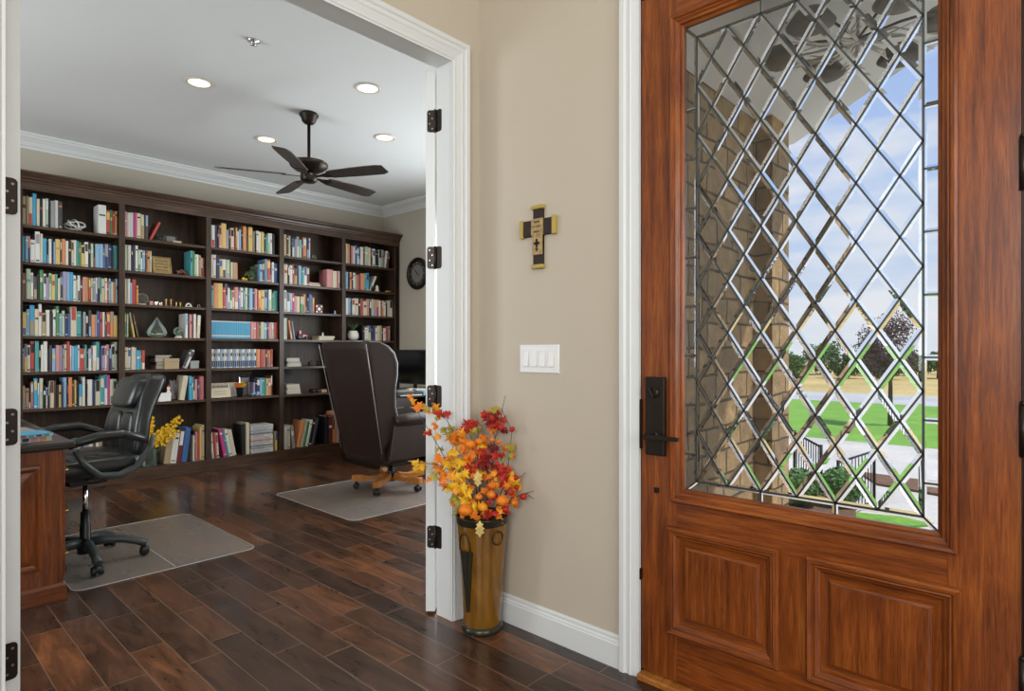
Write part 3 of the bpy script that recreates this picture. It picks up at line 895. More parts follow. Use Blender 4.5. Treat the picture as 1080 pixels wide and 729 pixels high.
def chain(bay, shelf, x, specs, ang, d=.17, into=None, gap=.0025):
    """parallel leaning books set one against the next; specs = (w, h, colour); returns the next free foot x"""
    z = (LV[shelf] if shelf < 6 else .118) + .0008
    a = R(ang)
    for w, h, col in specs:
        n = CNT.get((bay, shelf), 0); CNT[(bay, shelf)] = n + 1
        lb = f"leaning {PAL[col][0]} book, {ORD[n]} from the left, {SHELF[shelf]}, {BAY[bay]}"
        book(x, w, z + (w * math.sin(a) if a > 0 else 0), h, col, None if into is not None else lb, d, lean=a, into=into)
        x += w / math.cos(a) + gap
    return x
def bxp(px): return onY(px, 0, YF + .035)[0]
row_of_books(0, 0, 20.5, 66, 'b4 b2 c4 s4+ c3 k3 w3 e3 k2- a4 w4 d4', .235)
row_of_books(0, 0, 103.5, 125.4, 'w10+ r5 g3 r3 o3', .225)
row_of_books(0, 1, 20.5, 125.4, 's3 l3 n2 w5- w5^ c3+ s4 k2- w3 n2 l2- y5 d2 o4 w3 k3 c3 w3 t2 g3 y4- w4 k3 e3 k2- l5 l4 B2- a4 n4 k2- t5', .215)
row_of_books(0, 2, 20.5, 125.4, 'h4 e5+ w3 d4- k3 g4+ w3 u3- e3 y4 t3 c3- d3 u5+ l3+ s4+ w3 e2- w3 h3- p3 o2 y2 r3 e2 a4 w2 k3 t2 c4 c3 r2- l3 c3- o3- l2', .218)
row_of_books(0, 3, 20.5, 125.4, 'y4- l3 s5+ c4 w3^ b4- w4 k3- w3 g3+ l3- e3 n3- B3- c6+ t5 k2- a3 k3- d3 o4- u2- B3 r3 w3 d2- r4 o4 y4-', .222)
row_of_books(0, 4, 20.5, 125.4, 'a2- y3 w3 r5+ t4+ k2- w3 w4+ k2- d3 l4- p4 u3 a2- c3 r3+ e2 l3 s4 w2 r5- o1- t2 k2- w3- a2 w4 t4+ n2- u4 w2 p3 n3- w4 e3+', .222)
row_of_books(0, 5, 20.5, 125.4, 'b3- b4_ k2_ p3 s4+ l2 e4+ k3- w2_ k2- c5 h2 k3- y3- n2 l4+ k2- o4+ h3 y2 k3 s4- w3+ k3- w6 n3 c6 t5+ w4^ m3^ c4 e3 l2', .22)
row_of_books(0, 6, 72, 112, 't4 e3 s3 t3 w2 n3 w3 u3- w3 b2- h3 w3 b4^ w5^', .30, d=.2)

row_of_books(1, 0, 131, 156.5, 'p3 w3 w4 m3 c4 b4 h1 d3', .225)
chain(1, 0, bxp(157.8), [(.020, .19, 'r')], 25)
row_of_books(1, 1, 131, 160, 'e4 w4 k2 n3 w3 e3- w2- l4- h2- o3- e2-', .228)
row_of_books(1, 1, 201, 216.5, 't3+ g3+ e3 w3 b3 c3- r2-', .215)
row_of_books(1, 2, 131, 146, 'c3+ w3+ l2 r4+ o2-', .20)
row_of_books(1, 3, 131, 135.5, 'g3 e2', .215)
chain(1, 3, bxp(135.5) + .042, [(.016, .225, 'y')], -9); chain(1, 3, bxp(135.5) + .072, [(.012, .21, 'h')], -11)
row_of_books(1, 3, 196, 207, 'w3 k2 p3 x2 w3', .235); chain(1, 3, bxp(207) + .006, [(.028, .225, 'c')], 3)
row_of_books(1, 4, 131, 153, 'c5 w4 c4 w3 s4- t2- x1_ r4-', .205)
chain(1, 4, bxp(192), [(.022, .19, 'd'), (.022, .19, 'w')], 22)
row_of_books(1, 5, 131, 137, 'l4 c5', .20)
chain(1, 5, bxp(199.8) - .048 - .235 * math.sin(R(9)), [(.044, .235, 'c')], 9)
row_of_books(1, 5, 199.8, 215.5, 's3 t2 n2 p3- n2- r2 p4', .228)

# bottom shelf of the second bay
chain(1, 6, bxp(173), [(.052, .285, 'b'), (.052, .285, 'w'), (.040, .30, 'x'), (.048, .33, 'B')], 7, d=.2)
row_of_books(1, 6, 203.6, 216.8, 'c3- d2 p3 r4 y4+ c4^', .285, d=.2)

# third bay
row_of_books(2, 0, 223, 290, 'w4 n3 k2- p3 y6+ u3- k2- c4 x2- o2 w2- l3 k2- o4+ d3- y5+ T3 k2- w3 w3 y4 k2- t3- e3 w3 k3', .225)
row_of_books(2, 1, 223, 251, 'c2 w4 n4 y4- w4- e5- k1_ c3_ b4_ o2_', .225)
row_of_books(2, 1, 274, 294.4, 'l4- x3 s3+ r5+ k2- w3 B5 ', .215)
row_of_books(2, 2, 223, 293.5, 't3 o5+ y7+ r4 u3+ w3 g3- c3- p5 u3- w4 t2- e4 k2- l5 n3 p4 r1- o4 y5 l4 n2- e5 g3- t6', .222)
LB = 'bright blue journal of the matching set on the fourth shelf, third bay'
X0, X1 = onY(223.2, 0, YF + .035)[0], onY(264, 0, YF + .035)[0]
n_ = 22
for k in range(n_):
    w = (X1 - X0) / n_
    book(X0 + k * w + .0005, w - .001, LV[3] + .0005, .178, 's', LB, .16, yf=YF + .036, name='journal', group='bright blue journals', band=[(.93, .995, 'w'), (.12, .2, 'w')])
CNT[(2, 3)] = n_
row_of_books(2, 3, 264.5, 293.5, 'p4 p3 r4 g2- c3 e2 l3 n2 p4 e3 r5', .178)
LB = 'slim grey-blue magazine of the matching run on the fifth shelf, third bay'
X0, X1 = onY(223.2, 0, YF + .035)[0], onY(270.5, 0, YF + .035)[0]
for k in range(22):
    w = (X1 - X0) / 22
    book(X0 + k * w + .0005, w - .001, LV[4] + .0005, .185 + .006 * (k % 3 == 0), 'wal'[k % 3], LB, .16, yf=YF + .036 + .002 * (k % 2), name='magazine', group='magazines on the fifth shelf of the third bay', band=[(.06, .38, 'n'), (.62, .8, 'bkTB'[k % 4])])
CNT[(2, 4)] = 22
row_of_books(2, 4, 271, 288, 'o5 r5 p2 x3 T2 o3 r3', .185)
row_of_books(2, 5, 268, 287.5, 'u2_ k2- n4 l3 t3 g3 c2 o4 h2+', .185)
x_ = chain(2, 6, UP[2] + .026 + .022, [(.020, .255, 'w'), (.022, .255, 'r'), (.024, .25, 'c')], -4, d=.2)
x_ = chain(2, 6, x_ + .040, [(.032, .29, 'm'), (.018, .265, 't'), (.026, .28, 'w'), (.040, .27, 'c')], -11, d=.2)
chain(2, 6, bxp(259.8) - .038, [(.034, .315, 'k')], -2, d=.2)
row_of_books(2, 6, 259.8, 263.4, 'c4', .315, d=.2)
# fourth bay: the near bottom shelf one by one, the far small rows together
row_of_books(3, 0, 299.8, 327.5, 'y2 w1 h3 e3 k2 w3- a3- w3 e3- d2- o5 n3 w2', .232, into=mass)
row_of_books(3, 1, 299.8, 327, 'c5 k2- w4 r2 b4- k2- l4 t3- w4 x4', .21, into=mass)
row_of_books(3, 1, 345, 359, 'p7 c5 r2 w2', .205, into=mass)
row_of_books(3, 2, 299.8, 332, 'w4+ w5 l4 m3 p4- c5- g3- c3- o3 k2 n3- B4 T2 o3-', .205, into=mass)
row_of_books(3, 3, 299.8, 303.6, 'w3 e2', .24, into=mass)
chain(3, 3, bxp(303.6) + .036, [(.02, .21, 'o'), (.018, .21, 'd'), (.014, .2, 'l')], -9, into=mass)
row_of_books(3, 6, 299.9, 306.6, 'w4 c5', .245, d=.2)
chain(3, 6, bxp(306.6) + .024, [(.036, .25, 'a')], -5, d=.2)
chain(3, 6, bxp(313.2), [(.044, .30, 'o'), (.026, .29, 'e'), (.028, .28, 'g'), (.028, .30, 'w'), (.032, .31, 'k'), (.034, .31, 'd')], 12, d=.2)
row_of_books(3, 6, 343.5, 358.5, 'k5 x5 h4 o4+ c3+', .32, d=.2)
# fifth bay, farthest and smallest
row_of_books(4, 0, 365, 405, 'c2 o3 k2- p3 w2 B3 w2- k2- w4 x2- e4 c4 k2- w4 k5- e4 a3', .225, into=mass)
chain(4, 0, bxp(405.4), [(.024, .215, 'w'), (.018, .215, 'h'), (.018, .21, 'x')], 8, into=mass)
row_of_books(4, 1, 365, 389.5, 'l4 k2- o3 k2- w3 b3- r3- n2- o6 t3 s4', .21, into=mass)
chain(4, 1, bxp(390.5), [(.022, .2, 'w')], 24, into=mass)
row_of_books(4, 2, 365, 415.4, 'w4 l3 n2- w4 c5 k3 r4 c5- p4 k3- e4 p4 r3 w3 k2- o3 w3- k2- c4 w5', .2, into=mass)
row_of_books(4, 3, 383, 412, 'k3 w5- c4 k2- n4 w3- c4 b3 k2- w4- r4 a3', .18, into=mass)
tag(mass.build('books', ALLM, None, fixn=False), 'rows of small assorted books filling the fourth and fifth bays', 'book', None, 'stuff')

# ------------------------------------------------------------------ things on the shelves
def shx(px, y=YF + .09): return onY(px, 0, y)[0]
def slv(i): return (LV[i] if i < 6 else .118) + .0006
M['silver_wire'] = mat('white_wire', (.72, .72, .68), .4)
M['ceramic'] = mat('white_ceramic', (.75, .73, .66), .3)
M['greenery'] = mat('potted_greenery', (.12, .2, .08), .6)
M['yellow_petal'] = mat('yellow_petal', (.85, .52, .01), .5)
M['red_gloss'] = mat('red_lacquer', (.45, .03, .02), .25, coat=.4)
# woven orb of bent wire
m = MB(); m.X = Matrix.Translation((shx(79.5), YF + .12, slv(0) + .052))
for k, (tx, tz) in enumerate(((20, 0), (-25, 30), (55, 60), (80, 100), (-60, 150))):
    rot = Matrix.Rotation(R(tz), 3, 'Z') @ Matrix.Rotation(R(tx), 3, 'X')
    m.tube([tuple((rot @ Vector((.078 * math.cos(2 * pi * q / 24), .072 * math.sin(2 * pi * q / 24), 0))) * 1) for q in range(25)], .0058, 6)
m.X = Matrix.Identity(4)
o = m.build('wire_orb', M['silver_wire']); tag(o, 'white open wire knot ornament on the top shelf of the first bay', 'ornament')
for v_ in o.data.vertices:
    v_.co.z = slv(0) + .059 + (v_.co.z - slv(0) - .052) * .68
# model train, photo frame, small box (bay two, top)
r = root('model_locomotive', 'small dark model locomotive on the top shelf of the second bay', 'model', (shx(170), YF + .12, slv(0)))
m = MB().box((-.045, -.018, .014), (.05, .018, .024)); m.X = Matrix.Rotation(R(90), 4, 'Y'); m.lathe([(.016, -.04), (.016, .03)], (-.038, 0, 0), 12); m.X = Matrix.Identity(4)
m.box((.022, -.02, .02), (.05, .02, .068)); m.lathe([(.005, .05), (.008, .075)], (-.03, 0, 0), 10)
m.build('body', M['grey_plastic'], r)
for sy in (-1, 1):
    for x in (-.03, 0, .03):
        q = MB(); q.X = Matrix.Translation((x, sy * .02, .0115)) @ Matrix.Rotation(R(90), 4, 'X'); q.lathe([(.0115, -.003), (.0115, .003)], n=12)
        q.build('wheel', M['black_plastic'], r)
def picture(name, label, px, shelf, w, h, face, frame_m, tilt=12, rz=0, y=YF + .13, border=.012):
    r = root(name, label, 'picture frame' if 'frame' in name else 'plaque', (shx(px, y), y, slv(shelf)), rz)
    r.rotation_euler = (0, 0, rz)
    tl = R(tilt)
    f = lambda a, b, hh: (a, b * math.sin(tl) - hh * math.cos(tl), b * math.cos(tl) + hh * math.sin(tl) + .004)
    MB().frame(-w / 2, 0, w / 2, h, [(0, -.006), (0, .006), (border * .6, .009), (border, .002)], f).prism([(-w / 2, 0), (w / 2, 0), (w / 2, h), (-w / 2, h)], -.008, -.003, f).build('frame', frame_m, r)
    MB().prism([(-w / 2 + border, border), (w / 2 - border, border), (w / 2 - border, h - border), (-w / 2 + border, h - border)], -.003, .001, f).build('picture', face, r)
    MB().box((-.012, h * .45 * math.sin(tl) + .008, 0), (.012, h * .45 * math.sin(tl) + .05, .006)).tube([(0, h * .5 * math.sin(tl) + .012, h * .5), (0, h * .5 * math.sin(tl) + .045, .004)], .004, 6).build('easel_back', frame_m, r)
    return r, f
M['photo_grey'] = mat('grey_photo', (.16, .16, .17), .3)
picture('picture_frame', 'small grey photo frame on the top shelf of the second bay', 181, 0, .10, .085, M['photo_grey'], M['grey_plastic'], 14)
def small_box(px, shelf, w, d_, h, m_, label, y=YF + .075, cat='box', name='trinket_box'):
    r = root(name, label, cat, (shx(px, y), y, slv(shelf)))
    MB().box((-w / 2, 0, 0), (w / 2, d_, h * .68)).build('box_body', m_, r, bevel=.002)
    MB().box((-w / 2 - .002, -.002, h * .68), (w / 2 + .002, d_ + .002, h)).build('lid', m_, r, bevel=.002)
small_box(187, 0, .075, .05, .028, BM['c'], 'flat cream box in front of the grey photo frame')
# carved wood plaque on an easel
r, f = picture('wooden_plaque', 'tan wooden plaque with lines of carved writing, second shelf, second bay', 171.5, 1, .165, .175, M['cross_tan'], M['cross_tan'], 16)
m = MB()
for q in range(4):
    pts = [f(-.055 + .11 * k / 22, .135 - q * .032 + .005 * math.sin(k * 1.7 + q), .0025) for k in range(23)]
    m.tube(pts, .0016, 5)
m.build('carved_writing', M['cross_dark'], r)
# twisted root figure
m = MB()
for k in range(7):
    a = k * 2 * pi / 7
    m.tube([(0, 0, .03), (.03 * math.cos(a), .02 * math.sin(a), .04 + .01 * (k % 3)), (.055 * math.cos(a), .035 * math.sin(a), .008 + .045 * (k % 2))], [.010, .008, .004], 7)
tag(m.build('driftwood_figure', mat('reddish_driftwood', (.30, .12, .09), .6), loc=(shx(192.8), YF + .11, slv(1) - .004)), 'reddish twisted driftwood figure beside the wooden plaque', 'ornament')
# third shelf of bay two: glass plate, pale boxes, bookends ...
r = root('glass_paperweight', 'round green-tinged glass disc standing on the third shelf, second bay', 'paperweight', (shx(150.2), YF + .10, slv(2)))
m = MB(); m.X = Matrix.Translation((0, 0, .058)) @ Matrix.Rotation(R(90), 4, 'X'); m.lathe([(.004, -.012), (.040, -.011), (.052, -.005), (.052, .005), (.040, .011), (.004, .012)], n=28)
m.build('disc', M['glass_tint'], r); MB().box((-.03, -.02, 0), (.03, .02, .009)).build('stand', M['ceramic'], r, bevel=.002)
def figurine(px, shelf, prof, m_, label, y=YF + .08, cat='figurine', name='figurine', n=14, sq=1):
    o = MB().lathe(prof, n=n).build(name, m_, loc=(shx(px, y), y, slv(shelf)))
    return tag(o, label, cat)
small_box(159.8, 2, .026, .03, .040, BM['p'], 'tiny pink box on the third shelf of the second bay')
small_box(164.6, 2, .028, .03, .032, M['chrome'], 'tiny silver box beside the pink box')
small_box(169.4, 2, .028, .03, .030, M['chrome'], 'tiny silver box beside the brass candlesticks')
for k, px in enumerate((175.2, 180.4)):
    figurine(px, 2, [(.014, 0), (.014, .004), (.005, .01), (.007, .03), (.004, .045), (.011, .058), (.011, .068)], M['gold'], ('brass candlestick next to the silver boxes', 'brass candlestick further from the silver boxes')[k], cat='candlestick', name='candlestick')
for k, px in enumerate((186, 190.2)):
    figurine(px, 2, [(.009, 0), (.009, .005), (.005, .012), (.006, .028), (.009, .04), (.003, .046)], M['gold'], ('short brass figurine nearer the candlesticks', 'short brass figurine nearer the white arch')[k])
m = MB().tube([(.024 * math.cos(pi * q / 10), 0, .006 + .03 * math.sin(pi * q / 10)) for q in range(11)], .007, 8).box((-.034, -.012, 0), (.034, .012, .008))
tag(m.build('arch_ornament', M['ceramic'], loc=(shx(198.8), YF + .09, slv(2))), 'white arch ornament on the third shelf of the second bay', 'ornament')
figurine(209.6, 2, [(.014, 0), (.016, .008), (.010, .016), (.014, .026), (.003, .034)], M['glass_tint'], 'tiny glass figurine at the end of the third shelf')
# fourth shelf of bay two: teardrop terrarium and glass globe
r = root('glass_terrarium', 'clear teardrop glass terrarium with white stones on the fourth shelf', 'terrarium', (shx(165.5, YF + .14), YF + .14, slv(3)))
m = MB().lathe([(.03, .0), (.075, .018), (.086, .05), (.072, .09), (.045, .13), (.022, .165), (.006, .195), (.0015, .2)], n=28)
m.lathe([(.028, .003), (.072, .020), (.083, .05), (.069, .09), (.042, .13), (.020, .163), (.004, .190)], n=28)
m.build('glass_drop', M['glass_tint'], r)
m = MB()
for k in range(16):
    a = k * 2.4; q = .012 + .045 * math.sqrt(k / 16); m.ball((q * math.cos(a), q * math.sin(a), .022 + .007 * (k % 3)), .012, 8, 5, sq=(1.2, 1, .7))
m.build('white_stones', M['ceramic'], r)
m = MB()
for k in range(14):
    a = k * 2.1; m.tube([(0, 0, .03), (.02 * math.cos(a), .02 * math.sin(a), .06), (.042 * math.cos(a), .042 * math.sin(a), .062 + .01 * (k % 3))], [.003, .005, .001], 5)
m.build('succulent', M['greenery'], r)
r = root('glass_globe', 'small clear glass globe on a white foot, fourth shelf, second bay', 'globe', (shx(188.3, YF + .09), YF + .09, slv(3)))
m = MB().ball((0, 0, .062), .045, 22, 14); m.build('globe', M['glass_tint'], r)
MB().lathe([(.034, 0), (.034, .008), (.024, .014), (.022, .02)], n=20).build('foot', M['ceramic'], r)
MB().ball((0, 0, .056), .022, 10, 7).build('inner_figure', M['greenery'], r)
# fifth shelf of bay two: lying stack, tan box, grey box
def lying(px, shelf, specs, label_fn, y=YF + .05, name='book', group=None):
    """flat stack; specs = (w, d, h, colour, dx, rot)"""
    z = slv(shelf)
    X = shx(px, y)
    for k, (w, d_, h, c_, dx, rz) in enumerate(specs):
        m = MB()
        i = KI[c_] if isinstance(c_, str) else 0
        ml = ALLM
        m.box((-w / 2, 0, 0), (w / 2, d_, .0025), i); m.box((-w / 2, 0, h - .0025), (w / 2, d_, h), i); m.box((-w / 2, 0, .0025), (-w / 2 + .003, d_, h - .0025), i)
        m.box((-w / 2 + .003, .003, .0025), (w / 2 - .004, d_ - .003, h - .0025), PG)
        o = m.build(name, ml, fixn=False, loc=(X + dx, y, z), rot=(0, 0, R(rz)))
        tag(o, label_fn(k), 'book' if name == 'book' else name.replace('_', ' '), group)
        z += h + .0006
POS = {0: 'lowest', 1: 'second up', 2: 'third up', 3: 'fourth up', 4: 'fifth up', 5: 'sixth up'}
lying(171.5, 4, [(.115, .16, .036, 'a', 0, 0), (.11, .16, .030, 'd', .0, 1), (.12, .16, .036, 'a', -.003, -1), (.13, .165, .014, 'k', .0, 2), (.145, .165, .012, 'a', .01, 4)],
      lambda k: f'{("grey", "charcoal", "grey", "black", "grey")[k]} book, {POS[k]} of the flat pile on the fifth shelf, second bay', y=YF + .11)
small_box(181.5, 4, .125, .055, .100, BM['b'], 'tan lidded box in front of the flat pile, fifth shelf', y=YF + .035)
small_box(205.5, 4, .075, .06, .075, BM['a'], 'grey box on the fifth shelf of the second bay', y=YF + .04)
# sixth shelf bay two
small_box(174.0, 5, .105, .08, .078, M['white_plastic'], 'white box on the sixth shelf above the yellow flowers', y=YF + .035)
m = MB().lathe([(.018, 0), (.02, .006), (.009, .02), (.016, .035), (.012, .055)], n=12); m.ball((0, 0, .064), .011, 10, 6, k=1); m.ball((.014, 0, .04), .009, 8, 5, k=1)
tag(m.build('figurine', [M['ceramic'], M['red_gloss']], loc=(shx(178.5, YF + .05), YF + .07, slv(5) + .079)), 'red and white figurine standing on the white box', 'figurine')
picture('picture_frame', 'dark photo frame leaning beside the white box, sixth shelf', 183.4, 5, .06, .20, M['photo_grey'], M['case_h'], 10, R(14), y=YF + .10)
# bottom shelf: yellow flowers in a glass jar
r = root('flower_jar', 'clear square glass jar of yellow flowers on the bottom shelf', 'vase', (shx(156.5, YF + .09), YF + .075, slv(6)))
m = MB()
for w0, w1, z0, z1 in ((.052, .052, 0, .15),):
    m.box((-w0, -w0, 0), (w0, w0, .008)); 
    for (a, b) in (((-w0, -w0), (-w0 + .003, w0)), ((w0 - .003, -w0), (w0, w0)), ((-w0, -w0), (w0, -w0 + .003)), ((-w0, w0 - .003), (w0, w0))):
        m.box((a[0], a[1], .008), (b[0], b[1], .15))
m.build('glass_jar', M['glass_tint'], r)
rf = random.Random(3)
stm, pet = MB(), MB()
for k in range(11):
    a = rf.uniform(-.3, .95); L = rf.uniform(.28, .52); b = rf.uniform(-.25, .25)
    tip = Vector((math.sin(a * .75) * L, -.03 - abs(math.sin(b)) * L * .3 - L * .12, .02 + math.cos(a * .75) * L))
    basep = Vector((rf.uniform(-.02, .02), rf.uniform(-.02, .02), .012))
    stm.tube([basep, basep.lerp(tip, .5) + Vector((0, 0, .03)), tip], [.002, .002, .001], 5)
    for q in range(22):
        w = .48 + .52 * q / 22
        c = basep.lerp(tip, w) + Vector((0, 0, .03 * (1 - abs(2 * w - 1)))) + Vector((rf.uniform(-.022, .022), rf.uniform(-.022, .022), rf.uniform(-.018, .02)))
        for pth in range(5):
            an = 2 * pi * pth / 5 + rf.random()
            nrm = Vector((math.cos(an), rf.uniform(-.6, .2), math.sin(an))).normalized()
            sd = nrm.cross(Vector((0, 1, 0))).normalized()
            l = .016
            pet.add([c, c + nrm * l * .5 + sd * l * .35, c + nrm * l + Vector((0, -.003, 0)), c + nrm * l * .5 - sd * l * .35], [(0, 1, 2, 3)])
stm.build('stems', M['greenery'], r); pet.build('yellow_blossoms', M['yellow_petal'], r, fixn=False)

# bay three: ivy and yellow bits (second shelf)
def leafy(mb, c, n, rad, size, rnd, sq=(1, 1, 1), ks=(0,)):
    for k in range(n):
        v = Vector((rnd.gauss(0, 1), rnd.gauss(0, 1), rnd.gauss(0, 1))).normalized() * rad * rnd.random() ** .45
        p = Vector(c) + Vector((v.x * sq[0], v.y * sq[1], v.z * sq[2]))
        a = Vector((rnd.gauss(0, 1), rnd.gauss(0, 1), rnd.gauss(0, 1))).normalized()
        b = a.cross(Vector((rnd.gauss(0, 1), rnd.gauss(0, 1), rnd.gauss(0, 1)))).normalized()
        s_ = size * rnd.uniform(.6, 1.2)
        mb.add([p - a * s_, p + b * s_ * .45, p + a * s_, p - b * s_ * .45], [(0, 1, 2, 3)], rnd.choice(ks))
rl = random.Random(5)
r = root('trailing_plant', 'small artificial ivy plant on the second shelf of the third bay', 'plant', (shx(264.5), YF + .10, slv(1)))
MB().lathe([(.025, 0), (.032, .04), (.034, .045)], n=14).build('pot', BM['h'], r)
m = MB(); leafy(m, (0, -.01, .065), 150, .06, .015, rl, (1.1, .6, 1)); leafy(m, (.035, -.005, .14), 60, .035, .015, rl)
m.build('foliage', [M['greenery']], r, fixn=False)
m = MB().ball((0, 0, .018), .018, 10, 7).ball((.03, 0, .015), .015, 10, 7)
tag(m.build('gourd', M['yellow_petal'], loc=(shx(256), YF + .08, slv(1))), 'little yellow gourd beside the small ivy plant', 'gourd')
# sixth shelf: cream word plaque, pumpkin pot, frame, silver car
r, f = picture('word_plaque', 'cream plaque with black carved words on the sixth shelf, third bay', 233.3, 5, .20, .15, BM['c'], BM['c'], 8, y=YF + .05, border=.006)
m = MB()
for q in range(9):
    x_ = -.085 + q * .018
    m.tube([f(x_, .10, .004), f(x_ + .006, .135 + .01 * (q % 2), .004), f(x_ + .010, .10, .004)], .0022, 5)
for q in range(2):
    m.tube([f(-.07 + .12 * k / 18, .062 - q * .026 + .003 * math.sin(k * 1.9), .0035) for k in range(19)], .0011, 5)
m.build('carved_words', M['cross_dark'], r)
picture('picture_frame', 'white blank card frame behind the black flower pot, sixth shelf', 245.5, 5, .095, .145, BM['w'], M['ceramic'], 8, y=YF + .13)
r = root('flower_pot', 'black pot of orange and yellow flowers on the sixth shelf', 'flower pot', (shx(253, YF + .06), YF + .06, slv(5)))
MB().lathe([(.026, 0), (.036, .095), (.038, .1), (.034, .1)], n=18).build('pot', M['black_plastic'], r)
m = MB(); leafy(m, (-.02, 0, .125), 90, .04, .014, rl, (1, .8, .8), (0,)); leafy(m, (.035, 0, .125), 90, .038, .014, rl, (1, .8, .8), (1,))
m.build('blossoms', [M['terracotta'], M['yellow_petal']], r, fixn=False)
picture('picture_frame', 'silver photo frame behind the flower pot, sixth shelf', 258.3, 5, .11, .20, M['photo_grey'], M['chrome'], 6, y=YF + .15)
r = root('model_car', 'small pale blue model car on the sixth shelf of the third bay', 'model car', (shx(271.5, YF + .04), YF + .06, slv(5)))
m = MB().prism([(-.05, .012), (.05, .012), (.05, .028), (.03, .032), (.015, .050), (-.022, .050), (-.035, .034), (-.05, .030)], -.02, .02, lambda a, b, h: (a, h, b))
m.build('body', BM['l'], r, bevel=.004)
for x in (-.03, .03):
    for sy in (-.018, .018):
        q = MB(); q.X = Matrix.Translation((x, sy, .011)) @ Matrix.Rotation(R(90), 4, 'X'); q.lathe([(.0112, -.004), (.0112, .004)], n=14); q.build('wheel', M['black_plastic'], r)
# magazine pile on the bottom shelf of bay three
rg = random.Random(9)
z = slv(6); X = shx(276.5, YF + .04)
LBM = 'glossy magazine in the tall flat pile on the bottom shelf, third bay'
for k in range(26):
    w = .235 + rg.uniform(-.006, .006)
    c_ = rg.choice('wwwalwwdwp')
    m = MB().box((-w / 2, 0, 0), (w / 2, .20, .0105), KI[c_])
    m.box((-w / 2 + .01, -.0004, .004), (w / 2 - .02 - rg.random() * .1, .001, .0075), KI[rg.choice('kBrdal')])
    tag(m.build('magazine', ALLM, fixn=False, loc=(X + rg.uniform(-.004, .004), YF + .036 + rg.uniform(0, .006), z), rot=(0, 0, R(rg.uniform(-.8, .8)))), LBM, 'magazine', 'magazines in the flat pile on the bottom shelf')
    z += .0112
row_of_books(2, 6, 290.4, 294.4, 'y3', .2, d=.18)
# bay four odds and ends
r = root('small_vase', 'tiny glass jar beside the books on the top shelf, fourth bay', 'jar', (shx(331.5), YF + .09, slv(0)))
MB().lathe([(.022, 0), (.026, .03), (.018, .05), (.020, .058)], n=16).build('jar', M['glass_tint'], r); MB().ball((0, 0, .022), .016, 10, 6).build('filling', BM['T'], r)
lying(332.3, 1, [(.15, .15, .028, 'r', 0, 0), (.13, .14, .014, 'p', -.006, 0)], lambda k: ('red book lying flat on the second shelf, fourth bay', 'thin pink book lying on the red one')[k])
r = root('patterned_box', 'red and white patterned square box on the third shelf, fourth bay', 'box', (shx(336.6, YF + .05), YF + .05, slv(2)))
MB().box((-.045, 0, 0), (.045, .08, .10)).build('box_body', BM['x'], r, bevel=.002)
m = MB()
for (a, b, s_) in ((0, .05, .018), (-.030, .02, .010), (.030, .02, .010), (-.030, .08, .010), (.030, .08, .010)):
    m.prism([(a + s_ * math.cos(q * pi / 4), b + s_ * math.sin(q * pi / 4)) for q in range(8)], -.003, .001, lambda p, q, h: (p, h, q))
m.build('rosette', M['ceramic'], r)
figurine(353.3, 2, [(.014, 0), (.016, .012), (.008, .02), (.012, .034), (.004, .045)], BM['l'], 'tiny blue figurine on the third shelf, fourth bay')
r = root('toy_tractor', 'dark red toy tractor on the fourth shelf, fourth bay', 'toy', (shx(319, YF + .06), YF + .08, slv(3)))
m = MB().box((-.05, -.018, .022), (.06, .018, .055)); m.box((-.045, -.022, .04), (-.005, .022, .062)); m.box((-.04, -.02, .062), (-.012, .02, .10)); m.lathe([(.004, .055), (.004, .085)], (.03, 0, 0), 8)
m.build('body', M['red_gloss'], r, bevel=.003)
for (x, rr) in ((-.03, .032), (.045, .020)):
    for sy in (-.028, .028):
        q = MB(); q.X = Matrix.Translation((x, sy, rr)) @ Matrix.Rotation(R(90), 4, 'X'); q.lathe([(rr * .7, -.008), (rr, -.006), (rr, .006), (rr * .7, .008)], n=18); q.build('wheel', M['black_plastic'], r)
lying(344.5, 3, [(.19, .15, .022, 'w', 0, 0), (.20, .16, .022, 'y', .008, 0)], lambda k: ('white book lying flat on the fourth shelf, fourth bay', 'yellow-orange book lying on the white one, fourth bay')[k])
figurine(340.5, 3, [(.012, 0), (.014, .01), (.006, .025), (.009, .035), (.002, .042)], M['ceramic'], 'white bird figurine on the lying books').location.z = slv(3) + .0455
stk = [(.17, .18, .022, 'w', 0, 0), (.165, .18, .018, 'l', 0, 1), (.15, .17, .012, 'B', 0, 0), (.155, .18, .020, 'w', -.01, 1), (.15, .18, .018, 'w', -.012, 0)]
lying(310.5, 4, stk, lambda k: f'{("white", "light blue", "blue", "white", "white")[k]} binder, {POS[k]} of the pile on the fifth shelf, fourth bay', name='binder')
stk = [(.17, .18, .024, 'a', 0, 0), (.165, .18, .022, 'w', -.004, 1), (.15, .17, .016, 'l', 0, 0), (.155, .18, .022, 'c', -.006, 1), (.15, .18, .022, 'w', -.008, 0)]
lying(310.2, 5, stk, lambda k: f'{("grey", "white", "light blue", "cream", "white")[k]} binder, {POS[k]} of the pile on the sixth shelf, fourth bay', name='binder')
r = root('desk_fan', 'dark coiled headset lying on the fifth shelf, fourth bay', 'headset', (shx(332, YF + .08), YF + .1, slv(4)))
r.name = 'headset'
MB().tube([(.055 * math.cos(pi * q / 12), 0, .012 + .06 * math.sin(pi * q / 12)) for q in range(13)], .006, 8).build('headband', M['black_plastic'], r)
for sx in (-1, 1): MB().ball((sx * .055, 0, .024), .024, 12, 8, sq=(.6, 1, 1)).build('ear_cup', M['black_plastic'], r)
r = root('binoculars', 'small black binoculars on the sixth shelf, fourth bay', 'binoculars', (shx(331.5, YF + .08), YF + .08, slv(5)))
